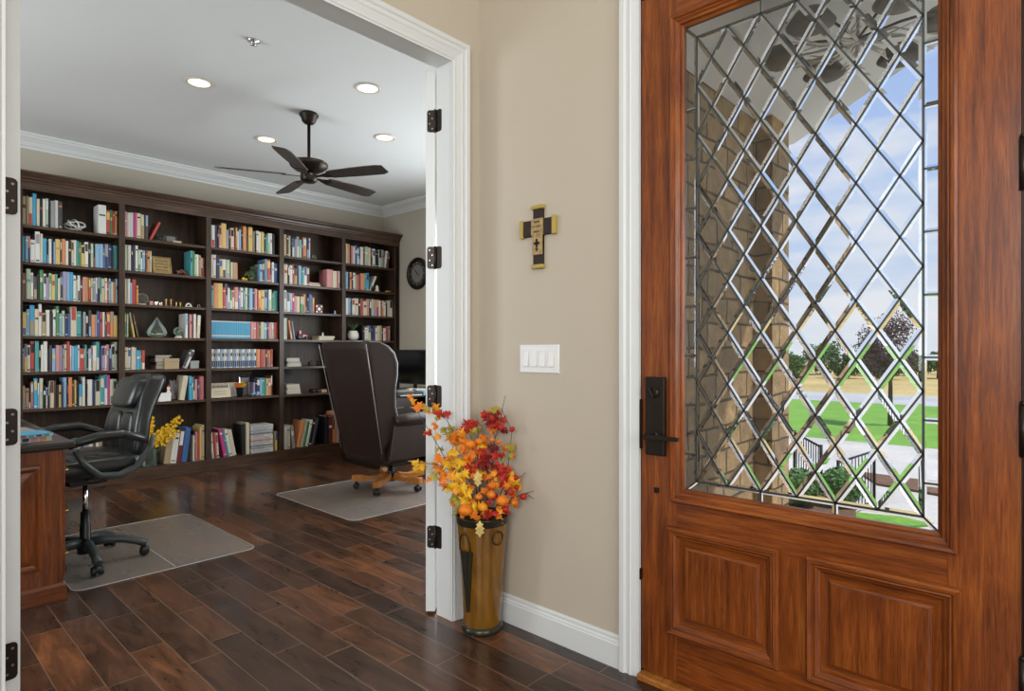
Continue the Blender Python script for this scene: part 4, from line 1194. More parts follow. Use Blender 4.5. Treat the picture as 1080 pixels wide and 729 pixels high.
for sx in (-1, 1):
    q = MB(); q.X = Matrix.Translation((sx * .024, 0, .0235)) @ Matrix.Rotation(R(90), 4, 'X'); q.lathe([(.018, -.05), (.023, -.04), (.023, .02), (.014, .05)], n=16); q.build('barrel', M['black_plastic'], r)
small_box(342, 5, .07, .06, .03, BM['b'], 'low tan box beside the binoculars', y=YF + .06)
# bay five: jars and a pot
r = root('potted_plant', 'white pot with thin dark leaves on the fourth shelf, fifth bay', 'potted plant', (shx(373.2, YF + .07), YF + .09, slv(3)))
MB().lathe([(.045, 0), (.068, .03), (.070, .07), (.052, .11), (.050, .115)], n=22).build('pot', M['ceramic'], r)
m = MB()
for k in range(16):
    a = k * 2.4; m.tube([(0, 0, .10), (.03 * math.cos(a), .03 * math.sin(a), .16), (.08 * math.cos(a), .06 * math.sin(a), .17 + .02 * (k % 3))], [.003, .006, .001], 5)
m.build('foliage', M['leaf_dkgreen'], r)
figurine(397.5, 1, [(.028, 0), (.030, .02), (.018, .035), (.022, .06), (.006, .085)], M['ceramic'], 'grey-white figurine on the second shelf, fifth bay')
m = MB()
for k in range(4): m.ball((k * .022, 0, .014 + .006 * (k % 2)), .014, 8, 6)
tag(m.build('gold_ornament', M['gold'], loc=(shx(406.5), YF + .08, slv(1))), 'small gold ornament at the end of the second shelf, fifth bay', 'ornament')

# ------------------------------------------------------------------ study: clock, ceiling fan, downlights
ck = root('wall_clock', 'round dark metal wall clock, partly hidden behind the door jamb', 'clock', (XR, 5.865, 2.140))
def onwall(mb):
    mb.X = Matrix.Rotation(R(-90), 4, 'Y'); return mb
m = onwall(MB()); m.lathe([(.195, .001), (.198, .02), (.185, .040), (.165, .032), (.150, .020), (.150, .012)], n=48, cap=False).build('clock_rim', M['dark_bronze'], ck)
m = onwall(MB()); m.lathe([(.152, .002), (.152, .012)], n=40).build('outer_dial', mat('clock_outer_dial', (.05, .05, .045), .5), ck)
m = onwall(MB()); m.lathe([(.108, .012), (.110, .018), (.104, .020), (.100, .015)], n=40).build('dial', mat('clock_dial', (.20, .18, .16), .5), ck)
m = MB()
for k in range(12):
    a = k * pi / 6; 
    m.tube([(-.021, .118 * math.sin(a), .118 * math.cos(a)), (-.021, .143 * math.sin(a), .143 * math.cos(a))], .004, 6)
m.build('hour_mark', mat('clock_mark', (.25, .22, .18), .5), ck)
for L, a, w in ((.06, 235, .005), (.09, 40, .004)):
    MB().tube([(-.024, 0, 0), (-.024, L * math.sin(R(a)), L * math.cos(R(a)))], [w, w * .4], 6).build('clock_hand', M['black_plastic'], ck)

FXc, FYc = 2.385, 4.36
fan = root('ceiling_fan', 'dark bronze five-blade ceiling fan hanging from the study ceiling', 'ceiling fan', (FXc, FYc, SH))
MB().lathe([(.066, -.001), (.074, -.012), (.072, -.022), (.060, -.034), (.052, -.065), (.034, -.082), (.018, -.088)], n=28).build('canopy', M['dark_bronze'], fan)
MB().lathe([(.0125, -.08), (.0125, -.345), (.020, -.350), (.026, -.372)], n=16).build('downrod', M['dark_bronze'], fan)
MB().lathe([(.03, -.362), (.10, -.372), (.140, -.385), (.146, -.400), (.140, -.418), (.105, -.445), (.06, -.462)], n=36).build('motor_housing', M['dark_bronze'], fan)
MB().lathe([(.05, -.455), (.062, -.475), (.065, -.500), (.062, -.525), (.045, -.540), (.015, -.544)], n=28).build('switch_housing', M['dark_bronze'], fan)
for k in range(5):
    a = R(9 + 72 * k)
    T = Matrix.Rotation(a, 4, 'Z') @ Matrix.Translation((0, 0, -.495)) @ Matrix.Rotation(R(-13), 4, 'X')
    m = MB(); m.X = T
    m.prism([(.055, -.012), (.11, -.014), (.15, -.030), (.20, -.034), (.20, .034), (.15, .030), (.11, .014), (.055, .012)], -.003, .002, lambda p, q, h: (p, q, h))
    ir = m.build('blade_iron', M['dark_bronze'], fan)
    m = MB(); m.X = T
    m.prism([(.17, -.040), (.20, -.052), (.45, -.066), (.60, -.068), (.655, -.058), (.665, .040), (.62, .062), (.45, .062), (.20, .052), (.17, .040)], .002, .009, lambda p, q, h: (p, q, h))
    m.build('blade', M['fan_blade'], fan)

def downlight(x, y, z, label, power, grp=None, vis=True):
    r = root('recessed_light', label, 'ceiling light', (x, y, z), 0, grp)
    MB().lathe([(.068, -.001), (.092, -.001), (.094, -.004), (.088, -.008), (.070, -.006), (.066, .0)], n=36, cap=False).build('trim_ring', M['lamp_trim'], r)
    MB().lathe([(.001, -.0035), (.050, -.004), (.069, -.003), (.069, -.0005), (.001, -.0005)], n=32, cap=False).build('lens', M['lamp_lens'], r)
    lamp('downlight', 'SPOT', (x, y, z - .02), power, (1, .84, .66), size=.05, spot_size=R(150), spot_blend=.6)
downlight(1.595, 4.413, SH, 'lit recessed ceiling light, leftmost of the four', 22)
downlight(2.437, 3.633, SH, 'lit recessed ceiling light nearest the door header, above the fan', 22)
downlight(2.425, 5.169, SH, 'lit recessed ceiling light between the fan and the bookcase', 22)
downlight(3.102, 4.366, SH, 'lit recessed ceiling light right of the fan, nearest the clock wall', 22)
m = MB().lathe([(.036, 0), (.036, -.004), (.014, -.010), (.012, -.022), (.020, -.026), (.004, -.028)], n=20)
tag(m.build('fire_sprinkler', M['chrome'], loc=(1.60, 3.58, SH - .0005)), 'small round metal sprinkler head on the study ceiling', 'sprinkler')

# ------------------------------------------------------------------ chairs
def superbox(m, c, hx, hy, hz, n=20, rings_=10, e=.35, k=None, fn=None):
    """rounded cushion; fn warps a local point"""
    RR = []
    for i in range(rings_ + 1):
        a = -pi / 2 + pi * i / rings_
        ca, sa = abs(math.cos(a)) ** e, math.copysign(abs(math.sin(a)) ** e, math.sin(a))
        ring = []
        for j in range(n):
            t_ = 2 * pi * j / n
            cx = math.copysign(abs(math.cos(t_)) ** e, math.cos(t_)); cy = math.copysign(abs(math.sin(t_)) ** e, math.sin(t_))
            p = (hx * ca * cx, hy * ca * cy, hz * sa)
            if fn: p = fn(p)
            ring.append((c[0] + p[0], c[1] + p[1], c[2] + p[2]))
        RR.append(ring)
    m.rings(RR, k, True, True)
    return m

# black executive chair: local +x is the way it faces
def exec_chair(loc, face):
    r = root('office_chair', 'black leather executive office chair with armrests, at the cherry desk', 'office chair', loc, face)
    prof = [(-.03, .50, .26), (-.055, .58, .255), (-.065, .68, .25), (-.075, .78, .245), (-.10, .86, .225), (-.125, .93, .205), (-.15, 1.00, .195), (-.175, 1.06, .18), (-.19, 1.10, .15)]
    bx0 = -.17
    prof = [(a, .57 + (z - .5) * .81, w * .86) for a, z, w in prof]
    rings_f = []
    m = MB()
    n = 24
    for i, (dx, z, hw) in enumerate(prof):
        th = .060 if i not in (0, len(prof) - 1) else .035
        if 5 <= i <= 7: th = .075
        ring = []
        for j in range(n):
            t_ = 2 * pi * j / n
            cx = math.copysign(abs(math.cos(t_)) ** .55, math.cos(t_)); cy = math.copysign(abs(math.sin(t_)) ** .45, math.sin(t_))
            q = .030 * (1 - abs(cy)) if cx > 0 else 0
            ring.append((bx0 + dx + th * cx * .9 - .035 * (cy * cy) * 0 + (.03 * cy * cy if cx > 0 else .03 * cy * cy), hw * cy, z))
        rings_f.append(ring)
    m.rings(rings_f, None, True, True)
    bk = m.build('backrest', M['leather_black'], r, sub=1)
    # cushions on the front of the back: lumbar pads and head pillow
    m = MB()
    for sy in (-1, 1):
        superbox(m, (bx0 + .035 - .065, sy * .075, .72), .035, .072, .115, e=.45, fn=lambda p: (p[0] - p[2] * .10, p[1], p[2]))
    m.build('back_cushion', M['leather_black'], r)
    m = MB(); superbox(m, (bx0 - .072, 0, .945), .058, .145, .090, e=.5, fn=lambda p: (p[0] - p[2] * .32, p[1], p[2]))
    m.build('head_pillow', M['leather_black'], r)
    m = MB()
    superbox(m, (.03, 0, .565), .26, .25, .055, n=28, e=.38, fn=lambda p: (p[0], p[1], p[2] + .012 * math.cos(p[1] * 9) - (.02 * max(0, p[0] - .12) * 5) * .5))
    se = m.build('seat', M['leather_black'], r)
    m = MB()
    for x in (-.06, .05, .16): superbox(m, (x - .01, 0, .612), .050, .20, .016, e=.5)
    m.build('seat_cushion', M['leather_black'], r)
    bx(((-.14, -.17, .492), (.22, .17, .512))).build('seat_pan', M['black_plastic'], r, bevel=.008)
    MB().box((-.09, -.07, .445), (.10, .07, .492)).build('tilt_mechanism', M['black_plastic'], r, bevel=.01)
    MB().tube([(.05, -.06, .465), (.06, -.2, .46), (.07, -.26, .455)], .006, 8).build('height_lever', M['black_plastic'], r)
    for sy in (-1, 1):
        y = sy * .285
        m = MB()
        m.tube([(-.20, sy * .245, .60), (-.15, y, .625), (-.03, y + sy * .01, .668), (.12, y + sy * .012, .665), (.24, y, .640), (.285, y - sy * .01, .610)], [.018, .026, .032, .032, .028, .014], 12)
        for v_i in range(len(m.v)):
            x, yy, z = m.v[v_i]; m.v[v_i] = (x * .80 - .05, yy, .715 + (z - .64) * .82)
        m.build('armrest', M['leather_black'], r)
        m = MB()
        m.tube([(.15, y, .675), (.11, y, .60), (.04, y, .528), (-.06, y * .97, .513), (-.15, y * .94, .545), (-.22, y * .9, .63), (-.25, y * .88, .71)], [.014, .017, .020, .021, .020, .017, .014], 10)
        m.tube([(.04, y, .520), (.04, sy * .16, .500)], .016, 8)
        m.build('arm_bracket', M['grey_plastic'], r)
    MB().lathe([(.014, .25), (.014, .45)], n=14).build('gas_piston', M['chrome'], r)
    MB().lathe([(.038, .055), (.038, .10), (.027, .115), (.027, .215), (.024, .22), (.024, .290)], n=20).build('gas_lift_cover', M['black_plastic'], r)
    return r
def star_base(r, rad, m_leg, face, wood_=False, hub_z=.09, phase=0):
    for k in range(5):
        a = phase - face + 2 * pi * k / 5
        T = Matrix.Rotation(a, 4, 'Z')
        m = MB(); m.X = T
        if wood_:
            m.prism([(.03, .075), (.06, .135), (.12, .118), (.18, .108), (.26, .122), (rad + .035, .118), (rad + .035, .068), (.26, .066), (.16, .070)], -.026, .026, lambda p, q, h: (p, h, q))
        else:
            m.tube([(.02, 0, .115), (.10, 0, .118), (.18, 0, .108), (rad - .04, 0, .088), (rad + .01, 0, .064)], [.027, .025, .022, .021, .022], 10)
        lg = m.build('base_leg', m_leg, r, bevel=.004 if wood_ else 0)
        m = MB(); m.X = T
        m.lathe([(.006, .05), (.006, .078)], (rad, 0, 0), 8)
        for sy in (-.017, .017):
            m2 = m; m2.X = T @ Matrix.Translation((rad, sy, .0262)) @ Matrix.Rotation(R(90), 4, 'X')
            m2.lathe([(.012, -.012), (.024, -.010), (.026, -.004), (.026, .006), (.022, .011), (.008, .012)], n=16)
        m.X = T @ Matrix.Translation((rad, 0, .030)); m.ball((0, 0, 0.004), .024, 12, 6, sq=(1.1, .9, 1))
        m.build('caster', M['black_plastic'], lg)
C1 = (.865, 4.065, .0058)
FACE1 = R(188)
ch = exec_chair(C1, FACE1)
star_base(ch, .285, M['grey_plastic'], FACE1, phase=math.atan2(3.77 - 4.065, .857 - .865) + 0)

# brown wing-back executive chair
C2 = (3.14, 4.33, .0058)
FACE2 = R(3)
wc = root('wingback_chair', 'dark brown leather wingback office chair on an orange oak base', 'office chair', C2, FACE2)
tilt = R(12)
def bk(p):   # lean the back about the seat rear
    x, y, z = p
    return (-.27 + x - (z - .38) * math.tan(tilt), y, z)
m = MB()
hwk = .93
zz = [.27, .34, .5, .7, .9, 1.08, 1.2, 1.255, 1.275]
hw = [.27, .285, .29, .30, .32, .34, .345, .335, .31]
RR = []
for z, w in zip(zz, hw):
    ring = []; w *= hwk
    th = .05 if z < 1.26 else .025
    for j in range(28):
        t_ = 2 * pi * j / 28
        cx = math.copysign(abs(math.cos(t_)) ** .3, math.cos(t_)); cy = math.copysign(abs(math.sin(t_)) ** .3, math.sin(t_))
        ring.append(bk((th * cx, w * cy, z - .02 * (cy ** 4) * (z > 1.15))))
    RR.append(ring)
m.rings(RR, None, True, True).build('backrest', M['leather_brown'], wc)
m = MB(); superbox(m, (-.245, 0, .80), .06, .25, .34, e=.4, fn=lambda p: (p[0] - p[2] * math.tan(tilt), p[1], p[2]))
m.build('back_cushion', M['leather_brown'], wc)
for sy in (-1, 1):
    m = MB()
    outline = [(.0, .40), (.05, .46), (.12, .52), (.14, .62), (.13, .74), (.15, .88), (.185, 1.0), (.20, 1.09), (.185, 1.17), (.14, 1.225), (.07, 1.26), (-.02, 1.262), (-.045, .8), (-.045, .40)]
    def wf(a, b, h):
        x, y, z = bk((a, 0, b))
        return (x, sy * (.256 + (b - .4) * .050 + h + max(0, a) * .18), z)
    m.prism(outline, -.025, .025, wf)
    m.build('wing', M['leather_brown'], wc, bevel=.014, seg=3)
    m = MB()
    pts = [wf(a, b, .028) for a, b in outline[1:12]]
    m.tube(pts, .0045, 6)
    m.tube([wf(-.050, b, .024) for b in (.36, .6, .8, 1.0, 1.24)], .0045, 6)
    m.build('piping', M['piping'], wc)
    # arm: panel and rolled top
    m = MB()
    m.prism([(-.27, .30), (.24, .30), (.27, .34), (.27, .60), (-.22, .60)], -.03, .03, lambda a, b, h: (a, sy * (.295 + h), b))
    m.build('arm_panel', M['leather_brown'], wc, bevel=.012, seg=3)
    m = MB()
    m.tube([(-.22, sy * .30, .615), (-.1, sy * .302, .622), (.1, sy * .302, .622), (.24, sy * .30, .615), (.275, sy * .30, .60)], [.045, .055, .056, .054, .035], 16)
    m.build('armrest', M['leather_brown'], wc)
m = MB()
m.tube([bk((-.052, y, 1.265 - .0 * abs(y))) for y in (-.29, -.15, 0, .15, .29)], .0045, 6)
m.build('piping', M['piping'], wc)
m = MB(); superbox(m, (.03, 0, .44), .26, .255, .075, n=28, e=.35); m.build('seat', M['leather_brown'], wc)
bx(((-.26, -.27, .28), (.25, .27, .37))).build('seat_frame', M['leather_brown'], wc, bevel=.015, seg=3)
MB().box((-.10, -.10, .215), (.10, .10, .28)).build('tilt_mechanism', M['black_plastic'], wc, bevel=.01)
MB().lathe([(.030, .06), (.030, .16), (.022, .165), (.022, .23)], n=18).build('gas_lift_cover', M['black_plastic'], wc)
star_base(wc, .295, M['oak'], FACE2, True, phase=math.atan2(4.17 - 4.33, 2.827 - 3.09))

# ------------------------------------------------------------------ chair mats
def chair_mat(pts, name_label, creases):
    r = root('chair_mat', name_label, 'chair mat')
    m = MB()
    m.prism(pts, .0006, .003, lambda a, b, h: (a, b, h)); m.build('vinyl_sheet', M['mat'], r)
    m = MB(); loop = [(a, b, .0022) for a, b in pts]
    m.tube(loop + [loop[0]], .0026, 5)
    for c in creases: m.tube([(a, b, .0024) for a, b in c], .0024, 5)
    m.build('edge_bead', M['mat_edge'], r)
def rrect(x0, y0, x1, y1, rad=.06, bumps=()):
    P = []
    for cx, cy, a0 in ((x1 - rad, y1 - rad, 0), (x0 + rad, y1 - rad, 90), (x0 + rad, y0 + rad, 180), (x1 - rad, y0 + rad, 270)):
        for k in range(7):
            a = R(a0 + 15 * k); P.append((cx + rad * math.cos(a), cy + rad * math.sin(a)))
    return P
chair_mat(rrect(.72, 3.615, 1.64, 4.755), 'clear plastic chair mat under the black office chair', [[(1.19, 3.64), (1.185, 4.74)]])
chair_mat(rrect(2.345, 3.68, 3.55, 4.86), 'clear plastic chair mat under the wingback chair', [])

# ------------------------------------------------------------------ cherry desk (left)
DX1, DYf, DYb, DX0 = .672, 3.555, 5.15, -.15
dk = root('executive_desk', 'cherry wood desk with raised end panel and dark top, behind the left door leaf', 'desk', (0, 0, 0))
m = bx(((DX0, DYf, .07), (DX1 - .006, DYf + .022, .722)))
m.build('end_panel', M['desk_v'], dk)
fk = lambda a, b, h: (a, DYf - h, b)
for (a0, a1) in ((.09, .585), (DX0 + .07, .06)):
    m = MB().frame(a0, .16, a1, .66, [(0, 0), (.003, .010), (.016, .012), (.026, .004), (.034, .001), (.075, .006), (.082, .009)], fk, 0, 1)
    m.prism([(a0 + .082, .242), (a1 - .082, .242), (a1 - .082, .578), (a0 + .082, .578)], 0, .009, fk)
    m.build('raised_panel', [M['desk_v'], M['desk_h']], dk)
MB().box((DX0, DYf - .010, 0), (DX1 + .008, DYf + .03, .07)).prism([(DYf - .010, .07), (DYf, .085), (DYf + .01, .085), (DYf + .01, .07)], DX0, DX1, lambda a, b, h: (h, a, b)).build('plinth', M['desk_h'], dk, bevel=.002)
MB().box((DX1 - .022, DYf + .022, .0), (DX1, DYf + .19, .722)).box((DX0, DYf + .02, .07), (DX0 + .02, DYb, .722)).box((DX1 - .022, DYb - .42, 0), (DX1, DYb, .722)).box((DX0, DYb - .02, 0), (DX1 - .02, DYb, .722)).build('carcass', M['desk_v'], dk)
for q, (z0, z1) in enumerate(((.10, .30), (.32, .50), (.52, .70))):
    d_ = MB().box((DX1, DYf + .04, z0), (DX1 + .012, DYf + .18, z1)).build('drawer', M['desk_h'], dk, bevel=.004)
    MB().tube([(DX1 + .012, DYf + .07, (z0 + z1) / 2), (DX1 + .03, DYf + .08, (z0 + z1) / 2), (DX1 + .03, DYf + .14, (z0 + z1) / 2), (DX1 + .012, DYf + .15, (z0 + z1) / 2)], .004, 6).build('handle', M['gold'], d_)
MB().box((DX0 - .03, DYf - .05, .728), (DX1 + .035, DYb + .04, .762)).build('desk_top', M['desk_dark'], dk, bevel=.008, seg=3)
# things on it
zt = .7626
rp = random.Random(21)
for k, (x, y, w, d_, h, c_, rz) in enumerate(((.52, 3.62, .24, .19, .022, 'w', 5), (.54, 3.61, .21, .17, .014, 's', 8), (.44, 3.95, .42, .30, .010, 'a', 4), (.42, 4.35, .30, .22, .02, 'c', -6), (.52, 4.7, .28, .2, .03, 'b', 10))):
    zb = zt + (.0228 if k == 1 else 0)
    m = MB(); i = KI[c_]
    m.box((-w / 2, 0, 0), (w / 2, d_, .002), i); m.box((-w / 2, 0, h - .002), (w / 2, d_, h), i); m.box((-w / 2 + .003, .002, .002), (w / 2 - .003, d_ - .002, h - .002), PG)
    for q in range(6): m.box((-w / 2 + .02 + q * w / 7, -.0006, .003), (-w / 2 + .02 + q * w / 7 + w / 10, .0005, h - .003), KI[rp.choice('sronlpt')])
    tag(m.build('notebook', ALLM, fixn=False, loc=(x, y, zb), rot=(0, 0, R(rz))), ('white papers with coloured tabs on the near end of the cherry desk', 'blue notebook on top of the tabbed papers', 'flat grey portfolio on the cherry desk', 'cream pad on the cherry desk behind the grey portfolio', 'tan folder at the far end of the cherry desk')[k], 'notebook')

# ------------------------------------------------------------------ dark desk with monitor (right)
dd = root('computer_desk', 'black desk with drawer pedestal behind the wingback chair', 'desk', (3.55, 5.05, 0))
W2, D2 = 1.09, .78
bx(((-.02, -.02, .725), (W2, D2, .76))).build('desk_top', M['desk_dark'], dd, bevel=.006)
for x0 in (0, W2 - .43):
    pd = bx(((x0, .02, .06), (x0 + .42, D2 - .03, .725)), ((x0 + .01, .04, 0), (x0 + .41, D2 - .05, .06))).build('pedestal', M['desk_dark'], dd)
    for q, (z0, z1) in enumerate(((.08, .30), (.315, .50), (.515, .705))):
        dw = MB().box((x0 + .01, .0, z0), (x0 + .41, .02, z1)).build('drawer', M['desk_dark'], pd, bevel=.004)
        if True: MB().box((x0 + .15, -.012, (z0 + z1) / 2 - .004), (x0 + .27, -.004, (z0 + z1) / 2 + .004)).box((x0 + .15, -.012, (z0 + z1) / 2 - .004), (x0 + .158, 0, (z0 + z1) / 2 + .004)).box((x0 + .262, -.012, (z0 + z1) / 2 - .004), (x0 + .27, 0, (z0 + z1) / 2 + .004)).build('handle', M['chrome'], pd)
bx(((.42, D2 - .06, .30), (W2 - .43, D2 - .04, .725))).build('modesty_panel', M['desk_dark'], dd)
pL, pR = at(411, 369, 6.55), at(462, 369, 6.1)
mid = (pL + pR) / 2
ang = math.atan2(pR.y - pL.y, pR.x - pL.x)
MWd = (pR - pL).length
mo = root('computer_monitor', 'black widescreen computer monitor on the dark desk', 'monitor', (mid.x, mid.y, .7606), ang)
H0, H1 = .085, .445
MB().frame(-MWd / 2, H0, MWd / 2, H1, [(0, -.03), (0, .008), (.014, .008), (.014, .004)], lambda a, b, h: (a, -h, b)).box((-MWd / 2, .004, H0), (MWd / 2, .03, H1)).build('bezel', M['black_plastic'], mo)
MB().box((-MWd / 2 + .014, -.0045, H0 + .014), (MWd / 2 - .014, .004, H1 - .014)).build('screen', M['screen'], mo)
MB().box((-.03, .032, .01), (.03, .05, .28)).build('stand_neck', M['black_plastic'], mo, bevel=.004)
MB().prism([(.13 * math.cos(q * pi / 12), .02 + .085 * math.sin(q * pi / 12)) for q in range(24)], 0, .012, lambda a, b, h: (a, b, h)).build('stand_foot', M['black_plastic'], mo)
def dthing(px, py_, t, nm, lab, cat, fnb):
    p = at(px, py_, t); r = root(nm, lab, cat, (p.x, p.y, .7606), R(-10)); fnb(r); return r
dthing(430, 406, 5.62, 'printer', 'low dark printer on the black desk below the monitor', 'printer', lambda r: (MB().box((-.14, -.06, 0), (.14, .13, .055)).build('body', M['grey_plastic'], r, bevel=.008), MB().box((-.11, -.075, .02), (.11, -.055, .028)).build('paper_tray', M['white_plastic'], r), MB().box((-.10, -.02, .055), (.06, .1, .063)).build('control_panel', BM['a'], r)) and None)
for k, (px, t_, w, d_, h, c_) in enumerate(((437, 5.80, .10, .08, .050, 'w'), (446, 5.72, .12, .10, .052, 'l'))):
    p = at(px, 400, t_)
    r = root('desk_organizer', ('white card box on the black desk', 'light blue box on the black desk beside the jamb')[k], 'box', (p.x + .08, p.y + .12, .7606), R(-15))
    MB().box((-w / 2, 0, 0), (w / 2, d_, h)).build('box_body', BM[c_], r, bevel=.003); MB().box((-w / 2 + .01, .01, h), (w / 2 - .01, d_ - .01, h + .012)).build('cards', BM['c'], r)
# ------------------------------------------------------------------ vase with autumn arrangement
M['vase'] = mat('amber_bronze_glaze', (.30, .13, .015), .22, .25, coat=.5)
t = NT(M['vase'])
sc_ = t.coord((3, 3, 1.0)); n1 = t.noise(sc_, 2.2, 5, .6, .6)
t.base(t.ramp(n1, [(.28, (.12, .045, .006)), (.5, (.26, .115, .012)), (.72, (.40, .20, .03))]))
M['vase_dark'] = mat('dark_patina', (.035, .032, .020), .35, .5)
VC = (1.826, 1.862, 0)
vs = root('floor_vase', 'tall amber bronze floor vase with dark rim, beside the white casing', 'vase', VC)
outer = [(.078, .004), (.086, .010), (.088, .020), (.080, .030), (.0815, .04), (.088, .16), (.099, .33), (.110, .455)]
MB().lathe([(.030, .0), (.084, .0), (.088, .006), (.089, .018), (.080, .030)], n=48).build('foot', mat('foot_ring', (.05, .05, .035), .22, .5), vs)
MB().lathe([(.0795, .030), (.0815, .04), (.088, .16), (.099, .33), (.1092, .460)], n=56, cap=False).lathe([(.076, .034), (.085, .16), (.096, .33), (.1062, .460)], n=56, cap=False).lathe([(.001, .034), (.079, .034)], n=40, cap=False).build('vase_body', M['vase'], vs)
MB().lathe([(.1085, .458), (.1105, .462), (.1125, .486), (.115, .492), (.111, .494), (.107, .486), (.1062, .458)], n=56, cap=False).build('rim_band', M['vase_dark'], vs)
# dark tapering pocket applied on the left of the body, and ring handles
toC = math.atan2(-VC[1], -VC[0])      # towards the camera
def vr(z): return .0815 + (z - .04) * (.1085 - .0815) / .408
def vp(ang, z, o=0): return ((vr(z) + o) * math.cos(ang), (vr(z) + o) * math.sin(ang), z)
m = MB(); pa = toC - R(42)
N_ = 9
for i in range(N_):
    z0, z1 = .10 + .26 * i / N_, .10 + .26 * (i + 1) / N_
    w0, w1 = R(5 + 16 * i / N_), R(5 + 16 * (i + 1) / N_)
    for j in range(6):
        a0, a1 = -1 + 2 * j / 6, -1 + 2 * (j + 1) / 6
        bulge = lambda a: .004 + .006 * (1 - a * a)
        m.add([vp(pa + w0 * a0, z0, bulge(a0)), vp(pa + w0 * a1, z0, bulge(a1)), vp(pa + w1 * a1, z1, bulge(a1)), vp(pa + w1 * a0, z1, bulge(a0))], [(0, 1, 2, 3)], smooth=True)
    for sgn in (-1, 1):
        m.add([vp(pa + w0 * sgn, z0, .004), vp(pa + w0 * sgn, z0, -.002), vp(pa + w1 * sgn, z1, -.002), vp(pa + w1 * sgn, z1, .004)], [(0, 1, 2, 3)])
m.build('applied_pocket', M['vase_dark'], vs)
m = MB().tube([vp(pa + R(20 * math.cos(q * pi / 10)) * .8, .36 + .075 * math.sin(q * pi / 10), .007) for q in range(11)], .003, 6)
m.build('ring_handle', M['vase_dark'], vs)
pb = toC + R(36)
m = MB().tube([vp(pb + R(13 * math.cos(q * pi / 8)), .415 + .028 * math.sin(q * pi / 8), .008) for q in range(17)], .0028, 6)
m.build('ring_handle', M['vase_dark'], vs)

AC = {'y': (.88, .50, .01), 'o': (.88, .24, .01), 'r': (.50, .02, .008), 'd': (.22, .01, .006), 'g': (.42, .36, .05), 'c': (.72, .55, .18), 'a': (.9, .35, .01)}
AM = {}
for k, c in AC.items():
    mm = mat('autumn_leaf_' + k, c, .5)
    t = NT(mm); t.base(t.mix(.6, (*c, 1), t.ramp(t.noise(t.coord(), 45, 3), [(.35, (c[0] * .55, c[1] * .40, c[2] * .4)), (.6, c)]), 'MIX'))
    AM[k] = mm
AK = list(AM); AML = [AM[k] for k in AK]
ar = root('autumn_arrangement', 'orange, yellow and red artificial autumn leaves and pumpkins in the amber floor vase', 'flower arrangement', (VC[0], VC[1], .45))
base_p = Vector(VC) + Vector((0, 0, .35))
O_ = Vector(ar.location)
MAPLE = [(0, -.15), (.10, -.02), (.42, -.12), (.34, .08), (.62, .30), (.36, .34), (.40, .52), (.18, .46), (0, 1.0), (-.18, .46), (-.40, .52), (-.36, .34), (-.62, .30), (-.34, .08), (-.42, -.12), (-.10, -.02)]
OAK = [(0, -.2), (.12, .0), (.26, .06), (.16, .22), (.34, .36), (.2, .46), (.32, .64), (.14, .72), (0, .95), (-.14, .72), (-.32, .64), (-.2, .46), (-.34, .36), (-.16, .22), (-.26, .06), (-.12, 0)]
rv = random.Random(14)
def leafshape(m, p, size, k, nrm=None, updir=None, shape=MAPLE):
    camd = (Vector((0, 0, CAMH)) - p).normalized()
    n = (camd + Vector((rv.uniform(-.7, .7), rv.uniform(-.7, .7), rv.uniform(-.5, .8)))).normalized() if nrm is None else nrm
    up = Vector((rv.uniform(-1, 1), rv.uniform(-1, 1), rv.uniform(-1, 1))) if updir is None else updir
    a = up.cross(n).normalized(); b = n.cross(a).normalized()
    q = p - O_
    ctr = q + b * size * .25
    pts = [q + a * x * size + b * (y) * size + n * (-.22 * abs(x) - .15 * y * y) * size for x, y in shape]
    N = len(pts)
    m.add([ctr + n * .06 * size] + pts, [(0, 1 + i, 1 + (i + 1) % N) for i in range(N)], AK.index(k), False)
def pumpkin(m, p, r_, k):
    m.ball(p - O_, r_, 16, 9, AK.index(k), sq=(1, 1, .82), fn=lambda th, a: 1 + .07 * abs(math.sin(th * 3.5)))
def stem(pts, r0=.0026, r1=.001):
    n = len(pts)
    MB().tube([p - O_ for p in pts], [r0 + (r1 - r0) * i / (n - 1) for i in range(n)], 6).build('stem', M['bark'], ar)
T0 = 2.59
def path(*px):
    return [at(x, y, T0 + (dt if dt else 0)) for x, y, dt in px]
stems = [
 [(503, 560, 0), (478, 500, 0), (462, 470, -.02), (439, 432, -.03)],
 [(500, 560, 0), (483, 500, -.02), (462, 490, -.04), (437, 488, -.05)],
 [(505, 560, 0), (490, 480, .02), (470, 440, 0), (452, 430, 0)],
 [(512, 560, 0), (515, 480, 0), (527, 450, .0), (530, 430, .01), (533, 417, .02)],
 [(515, 560, 0), (535, 500, .01), (540, 455, .02), (529, 431, .0)],
 [(518, 560, 0), (540, 525, -.02), (556, 520, -.02), (570, 516, -.02)],
 [(514, 560, 0), (530, 525, -.02), (545, 505, -.03), (554, 499, -.02)],
 [(510, 560, 0), (520, 490, 0), (522, 460, 0), (512, 440, 0)],
 [(506, 560, 0), (500, 490, -.03), (497, 462, -.02), (488, 445, -.01)],
 [(508, 560, 0), (505, 500, .04), (503, 470, .05), (505, 448, .04)]]
for s_ in stems: stem(path(*s_))
stem(path((556, 521, -.02), (562, 526, -.02), (568, 519, -.02)), .0015, .0008)
stem(path((545, 506, -.02), (551, 503, -.03), (553, 498, -.02)), .0015, .0008)
